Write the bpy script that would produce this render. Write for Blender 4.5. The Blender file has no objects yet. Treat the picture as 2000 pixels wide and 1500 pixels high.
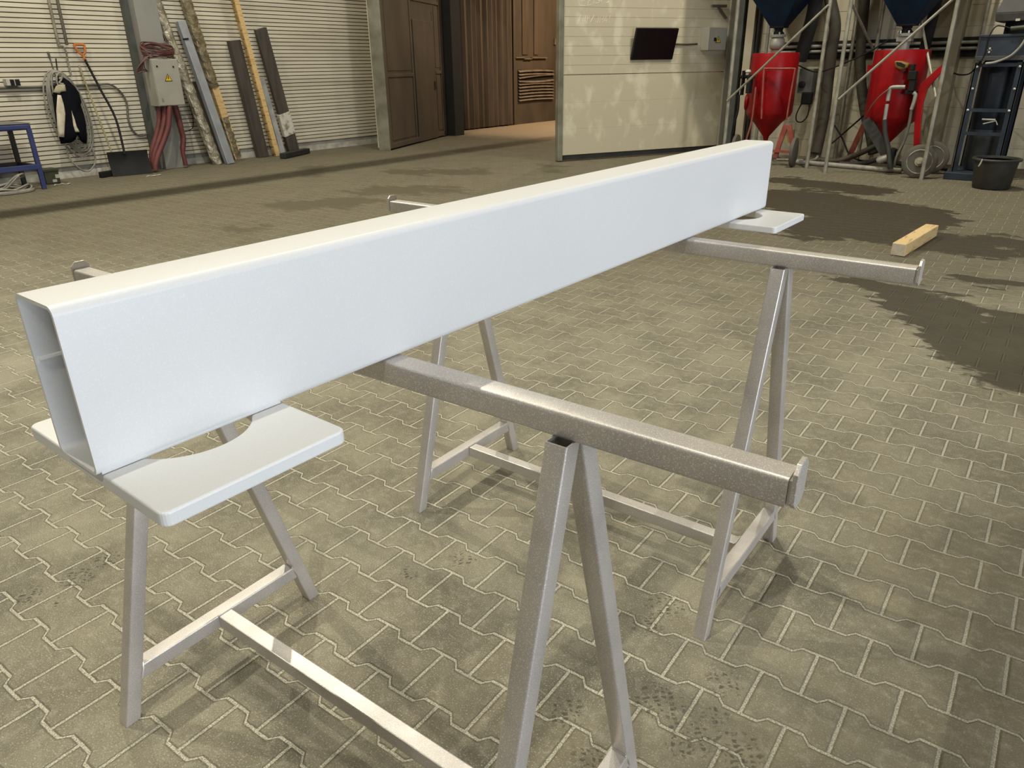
import bpy, math, random
from mathutils import Vector as V, Matrix
random.seed(4)
scene = bpy.context.scene
col = scene.collection
PI = math.pi

# ------------------------------------------------------------------ camera
F_PX = 1415.2
CAM = V((1.2600, -1.3202, 1.4320))
RT = V((0.78037, 0.62505, -0.01400)); FW = V((-0.57270, 0.71483, -0.40148))
# exact orthonormal frame from yaw / pitch / roll
yaw, pitch, roll = 0.67552, -0.41348, -0.01532
fw = V((-math.sin(yaw)*math.cos(pitch), math.cos(yaw)*math.cos(pitch), math.sin(pitch)))
r0 = V((math.cos(yaw), math.sin(yaw), 0)); u0 = r0.cross(fw)
rt = r0*math.cos(roll)+u0*math.sin(roll); up = -r0*math.sin(roll)+u0*math.cos(roll)
cd = bpy.data.cameras.new('camera'); cam = bpy.data.objects.new('camera', cd); col.objects.link(cam)
cam.matrix_world = Matrix(((rt.x, up.x, -fw.x, CAM.x), (rt.y, up.y, -fw.y, CAM.y), (rt.z, up.z, -fw.z, CAM.z), (0, 0, 0, 1)))
cd.sensor_width = 36; cd.lens = F_PX/2000*36; cd.clip_start = .02; cd.clip_end = 200
scene.camera = cam

def at(px, py, X=None, Y=None, Z=None, plane=None):
    """world point seen at a photograph pixel on a plane x=X, y=Y, z=Z or (point, normal)"""
    d = fw+rt*((px-1000)/F_PX)+up*((750-py)/F_PX)
    if X is not None: t = (X-CAM.x)/d.x
    elif Y is not None: t = (Y-CAM.y)/d.y
    elif plane is not None: t = (plane[0]-CAM).dot(plane[1])/d.dot(plane[1])
    else: t = ((Z or 0)-CAM.z)/d.z
    return CAM+d*t

# ------------------------------------------------------------------ materials
class NT:
    """tiny helper: write node trees as expressions"""
    def __init__(s, name):
        s.m = bpy.data.materials.new(name); s.m.use_nodes = True
        s.t = s.m.node_tree; s.n = s.t.nodes; s.b = s.n['Principled BSDF']
    def new(s, k): return s.n.new(k)
    def put(s, sock, v):
        if isinstance(v, Ex): s.t.links.new(v.s, sock)
        elif hasattr(v, 'is_output'): s.t.links.new(v, sock)
        else: sock.default_value = v
    def math(s, op, *a, clamp=False):
        n = s.new('ShaderNodeMath'); n.operation = op; n.use_clamp = clamp
        for i, v in enumerate(a): s.put(n.inputs[i], v)
        return Ex(s, n.outputs[0])
    def noise(s, vec, scale, detail=3, rough=.5, dist=0):
        n = s.new('ShaderNodeTexNoise'); s.put(n.inputs['Vector'], vec); n.inputs['Scale'].default_value = scale
        n.inputs['Detail'].default_value = detail; n.inputs['Roughness'].default_value = rough; n.inputs['Distortion'].default_value = dist
        return Ex(s, n.outputs['Fac'])
    def mix(s, f, a, b, mode='MIX'):
        n = s.new('ShaderNodeMix'); n.data_type = 'RGBA'; n.blend_type = mode
        s.put(n.inputs[0], f); s.put(n.inputs[6], c4(a)); s.put(n.inputs[7], c4(b)); return n.outputs[2]
    def ramp(s, f, lo, hi):
        n = s.new('ShaderNodeMapRange'); n.interpolation_type = 'SMOOTHSTEP'
        s.put(n.inputs[0], f); n.inputs[1].default_value = lo; n.inputs[2].default_value = hi
        return Ex(s, n.outputs[0])
    def coord(s, k='Object'): return s.new('ShaderNodeTexCoord').outputs[k]
    def scalev(s, vec, sc):
        n = s.new('ShaderNodeVectorMath'); n.operation = 'MULTIPLY'; s.put(n.inputs[0], vec); n.inputs[1].default_value = sc; return n.outputs[0]
    def xyz(s, vec):
        n = s.new('ShaderNodeSeparateXYZ'); s.put(n.inputs[0], vec); return [Ex(s, o) for o in n.outputs]
    def bump(s, h, strength, dist):
        n = s.new('ShaderNodeBump'); n.inputs['Strength'].default_value = strength; n.inputs['Distance'].default_value = dist
        s.put(n.inputs['Height'], h); s.t.links.new(n.outputs[0], s.b.inputs['Normal'])
def c4(c): return c if not isinstance(c, (tuple, list)) else (tuple(c)+(1,))[:4]
class Ex:
    def __init__(s, t, k): s.t = t; s.s = k
    def __add__(s, o): return s.t.math('ADD', s, o)
    __radd__ = __add__
    def __sub__(s, o): return s.t.math('SUBTRACT', s, o)
    def __rsub__(s, o): return s.t.math('SUBTRACT', o, s)
    def __mul__(s, o): return s.t.math('MULTIPLY', s, o)
    __rmul__ = __mul__
    def __truediv__(s, o): return s.t.math('DIVIDE', s, o)
    def abs(s): return s.t.math('ABSOLUTE', s)
    def floor(s): return s.t.math('FLOOR', s)
    def round(s): return s.t.math('ROUND', s)
    def frac(s): return s.t.math('FRACT', s)
    def min(s, o): return s.t.math('MINIMUM', s, o)
    def max(s, o): return s.t.math('MAXIMUM', s, o)
    def clamp(s): return s.t.math('ADD', s, 0.0, clamp=True)
    def gt(s, o): return s.t.math('GREATER_THAN', s, o)

def lin(r, g, b):
    f = lambda c: (c/255/12.92) if c/255 < .04045 else ((c/255+.055)/1.055)**2.4
    return (f(r), f(g), f(b))
MATS = {}
def mat(name, c, rough=.6, metal=0, c2=None, vs=5, vd=4, stretch=(1, 1, 1), bump=0, bs=60, bd=.002, lo=.35, hi=.7, spec=.5, speck=0, sps=400, rv=0, emit=None, coat=0):
    if name in MATS: return MATS[name]
    t = NT(name); P = t.coord()
    Q = t.scalev(P, stretch)
    c = tuple(c); c2 = tuple(c2) if c2 else tuple(x*.72 for x in c)
    f = t.ramp(t.noise(Q, vs, vd), lo, hi)
    base = t.mix(f, c, c2)
    if speck:
        sp = t.ramp(t.noise(P, sps, 2), .52, .72)
        base = t.mix(sp*speck, base, tuple(min(1, x*1.9+.02) for x in c))
    t.put(t.b.inputs['Base Color'], base)
    if rv: t.put(t.b.inputs['Roughness'], t.noise(P, vs*2, 3)*rv+(rough-rv*.5))
    else: t.b.inputs['Roughness'].default_value = rough
    t.b.inputs['Metallic'].default_value = metal; t.b.inputs['Specular IOR Level'].default_value = spec
    t.b.inputs['Coat Weight'].default_value = coat
    if bump: t.bump(t.noise(Q, bs, 3), bump, bd)
    MATS[name] = t.m
    return t.m

m_white = mat('white_powder_coat', (.72, .72, .71), .42, c2=(.70, .70, .69), vs=2, bump=.12, bs=260, bd=.0008, speck=.15, sps=500)
m_taupe = mat('taupe_primer_steel', (.545, .505, .465), .40, .5, c2=(.46, .425, .395), vs=9, bump=.3, bs=420, bd=.0006, speck=.6, sps=620)
m_taupe_plate = m_taupe
m_weld = mat('weld_bead', (.62, .6, .57), .35, .6)
m_galv = mat('galvanised_steel', (.34, .33, .29), .5, .35, c2=(.2, .19, .16), vs=8, lo=.4, hi=.8)
m_slat = mat('cream_slat_cladding', (.62, .565, .44), .55, c2=(.47, .42, .32), vs=1.1, vd=6, stretch=(1, .5, 5), lo=.3, hi=.8)
m_slat_edge = mat('slat_groove_shade', (.12, .10, .065), .8)  # shade inside the slat grooves, put into the colour
m_curb = mat('grey_plinth', (.24, .23, .20), .7, c2=(.17, .16, .14), vs=3)
m_curbw = mat('pale_plinth', (.46, .44, .38), .7, c2=(.30, .28, .23), vs=5)
m_panel = mat('cream_wall_panel', (.50, .45, .33), .6, c2=(.38, .33, .24), vs=1.0, vd=6, lo=.35, hi=.75)
m_leafw = mat('pale_gate_panel', (.66, .60, .44), .5, c2=(.53, .47, .33), vs=3.4, vd=10, lo=.32, hi=.5, stretch=(1.2, 1.2, .9))
m_leafedge = mat('gate_edge_profile', (.24, .23, .17), .5, .2, c2=(.13, .12, .08), vs=3)
m_rubber = mat('black_rubber', (.014, .013, .012), .75, c2=(.025, .023, .02))
m_black = mat('black_plastic', (.009, .008, .008), .65, c2=(.014, .013, .013), spec=.2)
m_screen = mat('tv_screen', (.006, .005, .006), .22, c2=(.007, .006, .007))
m_brown = mat('dusty_brown_steel', (.090, .063, .039), .7, c2=(.053, .037, .023), vs=1.3, vd=6, lo=.3, hi=.72, stretch=(1.4, 1.4, .6))
m_brownl = mat('dusty_brown_curtain', (.100, .068, .042), .75, c2=(.062, .042, .025), vs=2.5, vd=4, stretch=(3, 3, .3))
m_brownhi = mat('dusty_louvre', (.20, .145, .10), .7, c2=(.12, .085, .06), vs=4)
m_dark = mat('dark_steel_and_shade', (.012, .010, .008), .8)  # dark steel, also used as painted shade in gaps and behind pipes
m_red = mat('red_gloss_paint', (.27, .004, .006), .36, c2=(.17, .002, .004), vs=3, rv=.15, spec=.25)
m_redfade = mat('faded_red_paint', (.26, .07, .05), .5, c2=(.20, .035, .025), vs=5)
m_navy = mat('navy_hopper_paint', (.004, .018, .042), .45, c2=(.003, .011, .027), vs=3, spec=.25)
m_navyf = mat('dark_blue_frame_paint', (.020, .030, .045), .45, c2=(.012, .017, .025), vs=4)
m_blue = mat('blue_bench_paint', (.022, .035, .12), .45, c2=(.04, .04, .13), vs=6, lo=.45, hi=.75)
m_bluedark = mat('dark_bench_steel', (.022, .019, .018), .6)
m_hood = mat('grey_motor_hood', (.05, .045, .04), .5, c2=(.03, .028, .025))
m_tub = mat('black_mortar_tub', (.020, .018, .014), .6, c2=(.030, .027, .021), vs=10)
m_wood = mat('raw_pine', (.62, .43, .19), .65, c2=(.42, .25, .09), vs=3, vd=6, stretch=(2, 2, 14), lo=.45, hi=.75, bump=.2, bs=14)
m_woodblock = mat('pale_pine_block', (.66, .48, .23), .65, c2=(.36, .20, .07), vs=3.5, vd=5, stretch=(10, 1.6, 10), lo=.5, hi=.78)
m_endgrain = mat('pine_end_grain', (.50, .43, .32), .75, c2=(.42, .35, .26), vs=30)
m_darkwood = mat('dark_brown_board', (.060, .050, .038), .7, c2=(.038, .031, .024), vs=4, stretch=(3, 3, .4))
m_zinc = mat('blue_grey_profile', (.34, .36, .39), .4, .4, c2=(.27, .28, .30), vs=4)
m_foil = mat('silver_film_wrap', (.42, .38, .29), .28, .35, c2=(.22, .19, .13), vs=7, vd=6, bump=.9, bs=22, bd=.02, lo=.4, hi=.62)
m_film = mat('brown_film_wrap', (.24, .20, .12), .35, .1, c2=(.13, .10, .055), vs=6, vd=6, bump=.8, bs=20, bd=.02, lo=.38, hi=.62)
m_whitefilm = mat('white_film_wrap', (.55, .51, .44), .4, c2=(.22, .19, .14), vs=9, bump=.8, bs=25, bd=.01, lo=.45, hi=.65)
m_steel = mat('grey_painted_column', (.25, .245, .22), .5, c2=(.20, .195, .17), vs=2, lo=.4, hi=.7)
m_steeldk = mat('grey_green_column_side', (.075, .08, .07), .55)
m_box = mat('grey_cabinet_paint', (.32, .305, .26), .45, c2=(.28, .265, .22), vs=3)
m_cred = mat('red_brown_cable', (.10, .030, .026), .55, c2=(.065, .022, .018), vs=12)
m_hose = mat('grey_beige_hose', (.26, .245, .20), .5, c2=(.19, .175, .14), vs=10)
m_hred = mat('dull_red_hose', (.15, .036, .032), .6, c2=(.10, .026, .022), vs=6)
m_ydark = mat('dark_grey_conduit', (.12, .11, .085), .5, .2)
m_brass = mat('worn_pipe', (.30, .27, .20), .45, .4, c2=(.2, .17, .12))
m_orange = mat('orange_grip', (.55, .16, .02), .45)
m_polew = mat('worn_wooden_pole', (.30, .26, .14), .6, c2=(.22, .18, .09), stretch=(4, 4, .5))
m_jkt = mat('black_jacket_cloth', (.006, .006, .009), .95, spec=.1, bump=.4, bs=30, bd=.01)
m_jktw = mat('cream_jacket_cloth', (.62, .55, .42), .85, c2=(.48, .42, .31), vs=12, bump=.3, bs=30, bd=.01)
m_cloth = mat('khaki_cloth', (.42, .38, .25), .9, c2=(.3, .26, .16), vs=8)
m_yellow = mat('warning_yellow', (.75, .48, .01), .5)
m_blk = mat('sign_black', (.01, .01, .008), .5)
m_label = mat('white_label', (.45, .43, .36), .6)
m_labelfade = mat('grey_nameplate', (.24, .23, .19), .6, c2=(.12, .11, .09), vs=40)
m_chalk = mat('chalk_stroke', (.80, .75, .60), .9)
m_duct = mat('brown_flexible_duct', (.050, .042, .026), .7, c2=(.033, .027, .016), vs=5)
m_tyre = mat('dusty_tyre', (.085, .075, .055), .8)
m_rim = mat('dusty_wheel_rim', (.34, .31, .24), .55, c2=(.13, .11, .08), vs=12)
m_pole = mat('scaffold_tube', (.30, .285, .23), .5, .3, c2=(.20, .185, .14), vs=9)
m_olive = mat('olive_canister', (.028, .030, .014), .55, c2=(.05, .05, .025), vs=9)
m_brassy = mat('yellow_brown_filter', (.20, .12, .012), .5)
m_scrap = mat('white_scrap', (.6, .58, .5), .7)
m_ceil = mat('grey_ceiling', (.14, .14, .13), .8)
m_shade = mat('hall_wall_plaster', (.18, .17, .15), .8)

# ---- paving: I-shaped interlocking pavers, wet patches, boot prints
def floor_material():
    t = NT('interlocking_concrete_pavers'); P = t.coord('Object')
    x, y, z = t.xyz(P)
    wn = t.noise(P, 7, 2); 
    a = 0.05719; ca, sa = math.cos(a), math.sin(a)
    L, PT, A = .2, .1386, .0112
    w2 = t.noise(t.scalev(P, (1.3, 1.3, 1.3)), 23, 2)
    u = x*ca+y*sa+(wn-.5)*.003
    v = y*ca-x*sa+(w2-.5)*.003
    u = (u-.0944)/L; v = (v-.6622)/PT
    u = (u-4.0)*.991+4.0-v*.014
    # trapezoid wave: +1 on the high plateau (centred on u integer), -1 half a period on
    tri = ((u-(u+.5).floor()).abs()*4-1.0)*-1.0                 # +1 at integer u, -1 at half
    trap = (tri*5.2).min(1.0).max(-1.0)
    k = v.round(); par = (k*.5).frac()*4-1.0                    # -1 even, +1 odd
    off = trap*par*(-A/PT)                                        # even rows: +A
    dz = v-k-off
    dline = dz.abs()*PT
    row = k-1.0+dz.gt(0.0)
    rp = (row*.5).frac()                                         # 0 even, .5 odd
    # row above an even line (row even): joint sits on the low plateau of that line
    us = u+.5+rp
    ud = (us-us.round())
    dj = ud.abs()*L
    d = dline.min(dj)
    cid = us.round()*17.13+row*7.31
    rnd = t.math('FRACT', t.math('SINE', cid)*437.5)
    edge = t.noise(P, 60, 3)
    dd = d+(edge-.5)*.0035
    joint = 1.0-t.ramp(dd, .0030, .0048)
    rim = (1.0-t.ramp(dd, .0045, .010))
    far = t.ramp(y*.75-x*.45+(t.noise(P, .6, 3)-.5)*3.0, 1.0, 4.2)
    far = far.max(t.ramp(x-y*.1+(t.noise(P, .8, 3)-.5)*1.6, .25, 1.4)*.9)
    grime = t.noise(P, 2.6, 6, .62); grime2 = t.noise(P, .45, 4, .55)
    fine = t.noise(P, 260, 2, .6); mid = t.noise(P, 30, 6, .7)
    base = t.mix(t.ramp(grime, .35, .68), (.295, .268, .188), (.160, .145, .100))
    base = t.mix(t.ramp(grime2, .45, .66)*.35, base, (.170, .142, .096))
    base = t.mix(far*.82, base, (.088, .071, .038))
    base = t.mix(rnd*.28, base, (.128, .120, .092))
    base = t.mix(t.ramp(mid, .47, .70)*.50*(1.0-far*.6), base, (.36, .335, .255))
    base = t.mix(t.ramp(fine, .57, .68)*.62*(1.0-far*.8), base, (.58, .54, .43))
    base = t.mix(t.ramp(fine, .44, .36)*.35*(1.0-far*.8), base, (.085, .078, .058))
    # scratches
    sc = t.noise(t.scalev(P, (14, 130, 1)), 1.0, 4, .6, 1.2); sc2 = t.noise(t.scalev(P, (120, 12, 1)), 1.0, 4, .6, 1.5)
    scr = t.ramp(sc, .64, .70).max(t.ramp(sc2, .65, .71))
    base = t.mix(scr*.45*(1.0-far*.8), base, (.42, .39, .30))
    base = t.mix(rim*.50, base, (.085, .076, .052))  # thin shadow edge along each joint, mixed into the colour
    base = t.mix(joint*(.95-far*.62), base, t.mix(t.ramp(fine, .36, .62), (.26, .238, .175), (.62, .575, .455)))
    # wet / oily patches: capsules in floor coordinates with ragged edges
    rag = t.noise(t.scalev(P, (1, 2.4, 1)), 2.0, 5, .6); rag2 = t.noise(P, .9, 3); rag3 = t.noise(t.scalev(P, (1, 1.5, 1)), 6.5, 4, .65)
    def caps(L_):
        res = None
        for (p, q, r) in L_:
            p = at(*p); q = at(*q); bx, by = q.x-p.x, q.y-p.y; bb = bx*bx+by*by+1e-6
            pax = x-p.x; pay = y-p.y
            h = ((pax*bx+pay*by)/bb).min(1.0).max(0.0)
            ex = pax-h*bx; ey = pay-h*by
            dist = t.math('SQRT', ex*ex+ey*ey)-r
            res = dist if res is None else res.min(dist)
        return res
    wet = caps([((1540, 352), (1690, 372), .32), ((1560, 392), (1720, 418), .75), ((1600, 440), (1860, 478), .40),
                ((1500, 430), (1600, 455), .3), ((1840, 470), (1935, 492), .22), ((1690, 548), (1800, 580), .17), ((1800, 590), (1905, 655), .28),
                ((1900, 650), (2030, 745), .27), ((1890, 545), (2060, 560), .10), ((2000, 640), (2100, 690), .3), ((1950, 470), (2060, 500), .25)])
    wetm = 1.0-t.ramp(wet+(rag-.5)*.75+(rag2-.5)*.3+(rag3-.5)*.5, -.03, .03)
    old = caps([((800, 336), (930, 336), .30), ((720, 372), (860, 372), .30), ((570, 400), (690, 395), .32), ((455, 448), (500, 446), .10),
                ((620, 325), (600, 345), .12), ((1060, 320), (1090, 335), .1)])
    oldm = 1.0-t.ramp(old+(rag-.5)*1.3+(rag2-.5)*.3+(rag3-.5)*.6, -.10, .10)
    base = t.mix(oldm*.72, base, (.075, .062, .036))
    base = t.mix(wetm*.86, base, (.026, .020, .010))
    # boot prints: clusters of small dark tread blocks
    pr = None
    for (px, py, r) in [(150, 1128, .055), (205, 1092, .05), (60, 1160, .045), (115, 1175, .03), (1300, 1185, .055), (1262, 1222, .045), (1292, 1372, .065), (1415, 1335, .05),
                        (1345, 1445, .06), (1440, 1465, .06), (905, 1092, .045), (1110, 1390, .05), (1395, 1395, .035), (800, 1120, .03), (1150, 1480, .04)]:
        c = at(px, py); dx = x-c.x; dy = y-c.y
        e = t.math('SQRT', dx*dx+dy*dy)-r
        pr = e if pr is None else pr.min(e)
    tu = (x*.8+y*.6)/.021; tv = (y*.8-x*.6)/.015
    tn = t.noise(P, 26, 2)
    blk = ((tu+tn*2.0).frac()-.5).abs().max(((tv+tn*2.5).frac()-.5).abs())
    tread = (1.0-t.ramp(blk, .27, .34))*(1.0-t.ramp(pr+(mid-.5)*.06, -.02, .012))*t.ramp(t.noise(P, 55, 2), .42, .56)
    base = t.mix(tread*.78, base, (.058, .050, .034))
    # paler pink dust blown over the paving beyond the gateway
    dust = t.ramp(y+(rag-.5)*1.0, 11.2, 12.6)
    base = t.mix(dust*.8, base, (.42, .32, .215))
    t.put(t.b.inputs['Base Color'], base)
    t.put(t.b.inputs['Roughness'], .78-wetm*.25-oldm*.1+(grime-.5)*.2)
    t.b.inputs['Specular IOR Level'].default_value = .35
    hgt = t.ramp(dd, .002, .010)*1.0+mid*.22+fine*.10+t.ramp(dd, .002, .0035)*-.15
    t.bump(hgt, .7, .005)
    return t.m

# ------------------------------------------------------------------ mesh building
class MB:
    def __init__(s): s.v = []; s.f = []; s.sm = []
    def add(s, vs, fs, smooth=False):
        o = len(s.v); s.v += [V(p) for p in vs]
        for f in fs: s.f.append([i+o for i in f]); s.sm.append(smooth)
        return s
    def hexa(s, a, b):       # two matching quads
        return s.add(list(a)+list(b), [(3, 2, 1, 0), (4, 5, 6, 7)]+[(i, (i+1) % 4, (i+1) % 4+4, i+4) for i in range(4)])
    def box(s, x0, x1, y0, y1, z0, z1):
        return s.hexa([(x0, y0, z0), (x1, y0, z0), (x1, y1, z0), (x0, y1, z0)], [(x0, y0, z1), (x1, y0, z1), (x1, y1, z1), (x0, y1, z1)])
    def obox(s, o, ax, ay, az, x0, x1, y0, y1, z0, z1):
        P = lambda a, b, c: o+ax*a+ay*b+az*c
        return s.hexa([P(x0, y0, z0), P(x1, y0, z0), P(x1, y1, z0), P(x0, y1, z0)], [P(x0, y0, z1), P(x1, y0, z1), P(x1, y1, z1), P(x0, y1, z1)])
    def bar(s, p, q, w, h, side=V((0, 0, 1))):
        p, q = V(p), V(q); d = (q-p).normalized(); a = d.cross(side)
        if a.length < 1e-4: a = d.cross(V((1, 0, 0)))
        a.normalize(); b = a.cross(d)
        c = lambda o: [o-a*w/2-b*h/2, o+a*w/2-b*h/2, o+a*w/2+b*h/2, o-a*w/2+b*h/2]
        return s.hexa(c(p), c(q))
    def tube(s, pts, r, n=10, closed=False, cap=True, flat=1):
        pts = [V(p) for p in pts]; N = len(pts); rs = r if isinstance(r, (list, tuple)) else [r]*N
        prev = None; rings = []
        for i, p in enumerate(pts):
            if closed: d = pts[(i+1) % N]-pts[i-1]
            else: d = pts[min(i+1, N-1)]-pts[max(i-1, 0)]
            d = d.normalized() if d.length > 1e-9 else V((0, 0, 1))
            if prev is None:
                a = d.cross(V((0, 0, 1)));
                if a.length < 1e-3: a = d.cross(V((1, 0, 0)))
            else: a = prev-d*prev.dot(d)
            a.normalize(); prev = a; b = d.cross(a)
            rings.append([p+(a*math.cos(2*PI*k/n)+b*math.sin(2*PI*k/n)*flat)*rs[i] for k in range(n)])
        vs = [q for R in rings for q in R]; fs = []
        M = N if closed else N-1
        for i in range(M):
            j = (i+1) % N
            for k in range(n): fs.append((i*n+k, i*n+(k+1) % n, j*n+(k+1) % n, j*n+k))
        if cap and not closed: 
            fs.append(tuple(range(n-1, -1, -1))); fs.append(tuple((N-1)*n+k for k in range(n)))
        return s.add(vs, fs, True)
    def lathe(s, prof, o, ax=V((0, 0, 1)), n=32, smooth=True):
        o = V(o); ax = V(ax).normalized(); a = ax.cross(V((0, 0, 1)))
        if a.length < 1e-3: a = V((1, 0, 0))
        a.normalize(); b = ax.cross(a); vs = []; fs = []
        for (r, h) in prof:
            for k in range(n): vs.append(o+ax*h+(a*math.cos(2*PI*k/n)+b*math.sin(2*PI*k/n))*r)
        for i in range(len(prof)-1):
            for k in range(n): fs.append((i*n+k, i*n+(k+1) % n, (i+1)*n+(k+1) % n, (i+1)*n+k))
        if prof[0][0] > 1e-5: fs.append(tuple(range(n-1, -1, -1)))
        if prof[-1][0] > 1e-5: fs.append(tuple((len(prof)-1)*n+k for k in range(n)))
        return s.add(vs, fs, smooth)
    def prism(s, pts, dv):      # planar outline pushed by dv
        pts = [V(p) for p in pts]; n = len(pts); dv = V(dv)
        return s.add(pts+[p+dv for p in pts], [tuple(range(n-1, -1, -1)), tuple(range(n, 2*n))]+[(i, (i+1) % n, (i+1) % n+n, i+n) for i in range(n)])
    def loft_hollow(s, oA, iA, oB, iB, smooth=False):   # tube wall from end A to end B
        n = len(oA); vs = list(oA)+list(iA)+list(oB)+list(iB); fs = []
        for k in range(n):
            j = (k+1) % n
            fs += [(k, j, 2*n+j, 2*n+k), (n+j, n+k, 3*n+k, 3*n+j), (j, k, n+k, n+j), (2*n+k, 2*n+j, 3*n+j, 3*n+k)]
        return s.add(vs, fs, smooth)
    def build(s, name, m, parent=None, bevel=0, seg=2, smooth_angle=None):
        off = V((0, 0, 0)); p = parent
        while p is not None: off += V(p.location); p = p.parent
        me = bpy.data.meshes.new(name); me.from_pydata([tuple(p-off) for p in s.v], [], s.f); me.update()
        for i, po in enumerate(me.polygons): po.use_smooth = s.sm[i]
        me.materials.append(m)
        import bmesh
        b = bmesh.new(); b.from_mesh(me); bmesh.ops.recalc_face_normals(b, faces=b.faces); b.to_mesh(me); b.free()
        if any(s.sm) :
            try: me.set_sharp_from_angle(angle=math.radians(smooth_angle or 40))
            except Exception: pass
        o = bpy.data.objects.new(name, me); col.objects.link(o)
        if parent is not None: o.parent = parent
        if bevel:
            md = o.modifiers.new('bevel', 'BEVEL'); md.width = bevel; md.segments = seg; md.limit_method = 'ANGLE'; md.angle_limit = math.radians(40)
        return o
def tag(o, label, cat, group=None):
    o['label'] = label; o['category'] = cat
    if group: o['group'] = group
    return o
def thing(name, label, cat, loc, group=None):
    o = bpy.data.objects.new(name, None); o.empty_display_size = .1; col.objects.link(o); o.location = V(loc)
    return tag(o, label, cat, group)
def struct(o): o['kind'] = 'structure'; return o
def sub_label(o, l): o['label'] = l; return o
def rrect(w, h, r, n=4):
    out = []
    for cx, cy, a0 in ((w/2-r, h/2-r, 0), (-w/2+r, h/2-r, 90), (-w/2+r, -h/2+r, 180), (w/2-r, -h/2+r, 270)):
        for k in range(n+1):
            a = math.radians(a0+90*k/n); out.append((cx+r*math.cos(a), cy+r*math.sin(a)))
    return out
def smooth_pts(pts, k=6):       # Catmull-Rom
    pts = [V(p) for p in pts]; out = []
    for i in range(len(pts)-1):
        p0, p1, p2, p3 = pts[max(i-1, 0)], pts[i], pts[i+1], pts[min(i+2, len(pts)-1)]
        for j in range(k):
            t = j/k; out.append(.5*((2*p1)+(p2-p0)*t+(2*p0-5*p1+4*p2-p3)*t*t+(3*p1-p0-3*p2+p3)*t**3))
    return out+[pts[-1]]
X1, Y1, Z1 = V((1, 0, 0)), V((0, 1, 0)), V((0, 0, 1))

# ================================================================== SETTING
XL, YB = -10.80, 11.45
f = MB(); f.add([(-14, -9, 0), (10, -9, 0), (10, 22, 0), (-14, 22, 0)], [(0, 1, 2, 3)])
struct(f.build('floor', floor_material()))
GROOVE = []
def slat_wall(o, ax, n, length, z0, z1, pitch, groove, depth, thick):
    """cladding with horizontal grooves; o = corner, ax = run, n = outward normal"""
    prof = []; z = z0
    prof.append((0, z0))
    while z+pitch < z1:
        prof += [(0, z+pitch-groove), (-depth, z+pitch-groove*.8), (-depth, z+pitch-groove*.2), (0, z+pitch)]; z += pitch
    prof.append((0, z1))
    vs = []; fs = []
    for (d, z) in prof: vs += [o+n*d+Z1*z, o+ax*length+n*d+Z1*z]
    for i in range(len(prof)-1): fs.append((2*i, 2*i+1, 2*i+3, 2*i+2))
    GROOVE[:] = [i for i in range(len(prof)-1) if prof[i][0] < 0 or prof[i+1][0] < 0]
    b = len(vs); vs += [o-n*thick+Z1*z0, o+ax*length-n*thick+Z1*z0, o-n*thick+Z1*z1, o+ax*length-n*thick+Z1*z1]
    e = 2*(len(prof)-1)
    fs += [(b, b+2, b+3, b+1), (0, b, b+1, 1), (e, e+1, b+3, b+2)]
    fs += [tuple([2*i for i in range(len(prof))]+[b+2, b]), tuple([2*i+1 for i in range(len(prof)-1, -1, -1)]+[b+1, b+3])]
    return vs, fs
HC = 8.6
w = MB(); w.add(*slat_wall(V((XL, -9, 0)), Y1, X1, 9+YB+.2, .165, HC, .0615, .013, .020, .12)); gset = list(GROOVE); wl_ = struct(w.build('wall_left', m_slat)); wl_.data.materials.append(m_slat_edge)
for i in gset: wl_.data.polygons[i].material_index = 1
w = MB(); w.box(XL-.1, XL-.015, -9, YB+.2, .095, .165); struct(w.build('baseboard_left', m_curb))
w = MB(); w.box(XL-.1, XL+.01, -9, YB+.2, 0, .095); struct(w.build('trim_1', m_curbw))
# back wall right of the gateway, above it, and the far chamber
XG = -4.15
w = MB(); w.add(*slat_wall(V((9, YB, 0)), -X1, -Y1, 9-XG, 0, HC, .265, .006, .006, .14)); struct(w.build('wall_back', m_panel))
w = MB(); w.box(XL-.1, XG, YB, YB+.14, 4.3, HC); struct(w.build('wall_back_lintel', m_panel))
w = MB(); w.box(9, 9.15, -9, YB+.14, 0, .6); w.box(9, 9.15, -9, YB+.14, 2.9, HC); w.box(9, 9.15, -9, -4.5, .6, 2.9); w.box(9, 9.15, 3.3, YB+.14, .6, 2.9); struct(w.build('wall_right', m_shade))
w = MB(); w.box(XL-.1, 9.15, -9.15, -9, 0, HC); struct(w.build('wall_front', m_shade))
w = MB(); w.box(XL-.2, 9.15, -9.15, YB+.14, HC, HC+.15); struct(w.build('ceiling', m_ceil))
# chamber beyond the gateway
XC = -11.35
w = MB(); w.box(XC-.3, XC-.12, YB+.1, 19, 0, 4.6); struct(w.build('wall_chamber_left', m_brown))
w = MB(); w.box(XC-.3, XG+.1, 19, 19.15, 0, 4.6); struct(w.build('wall_chamber_back', m_brown))
w = MB(); w.box(XG-.02, XG+.1, YB+.14, 19, 0, 4.6); struct(w.build('wall_chamber_right', m_brown))
w = MB(); w.box(XC-.3, XG+.1, YB+.14, 19.15, 4.6, 4.7); struct(w.build('ceiling_chamber', m_brown))

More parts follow.
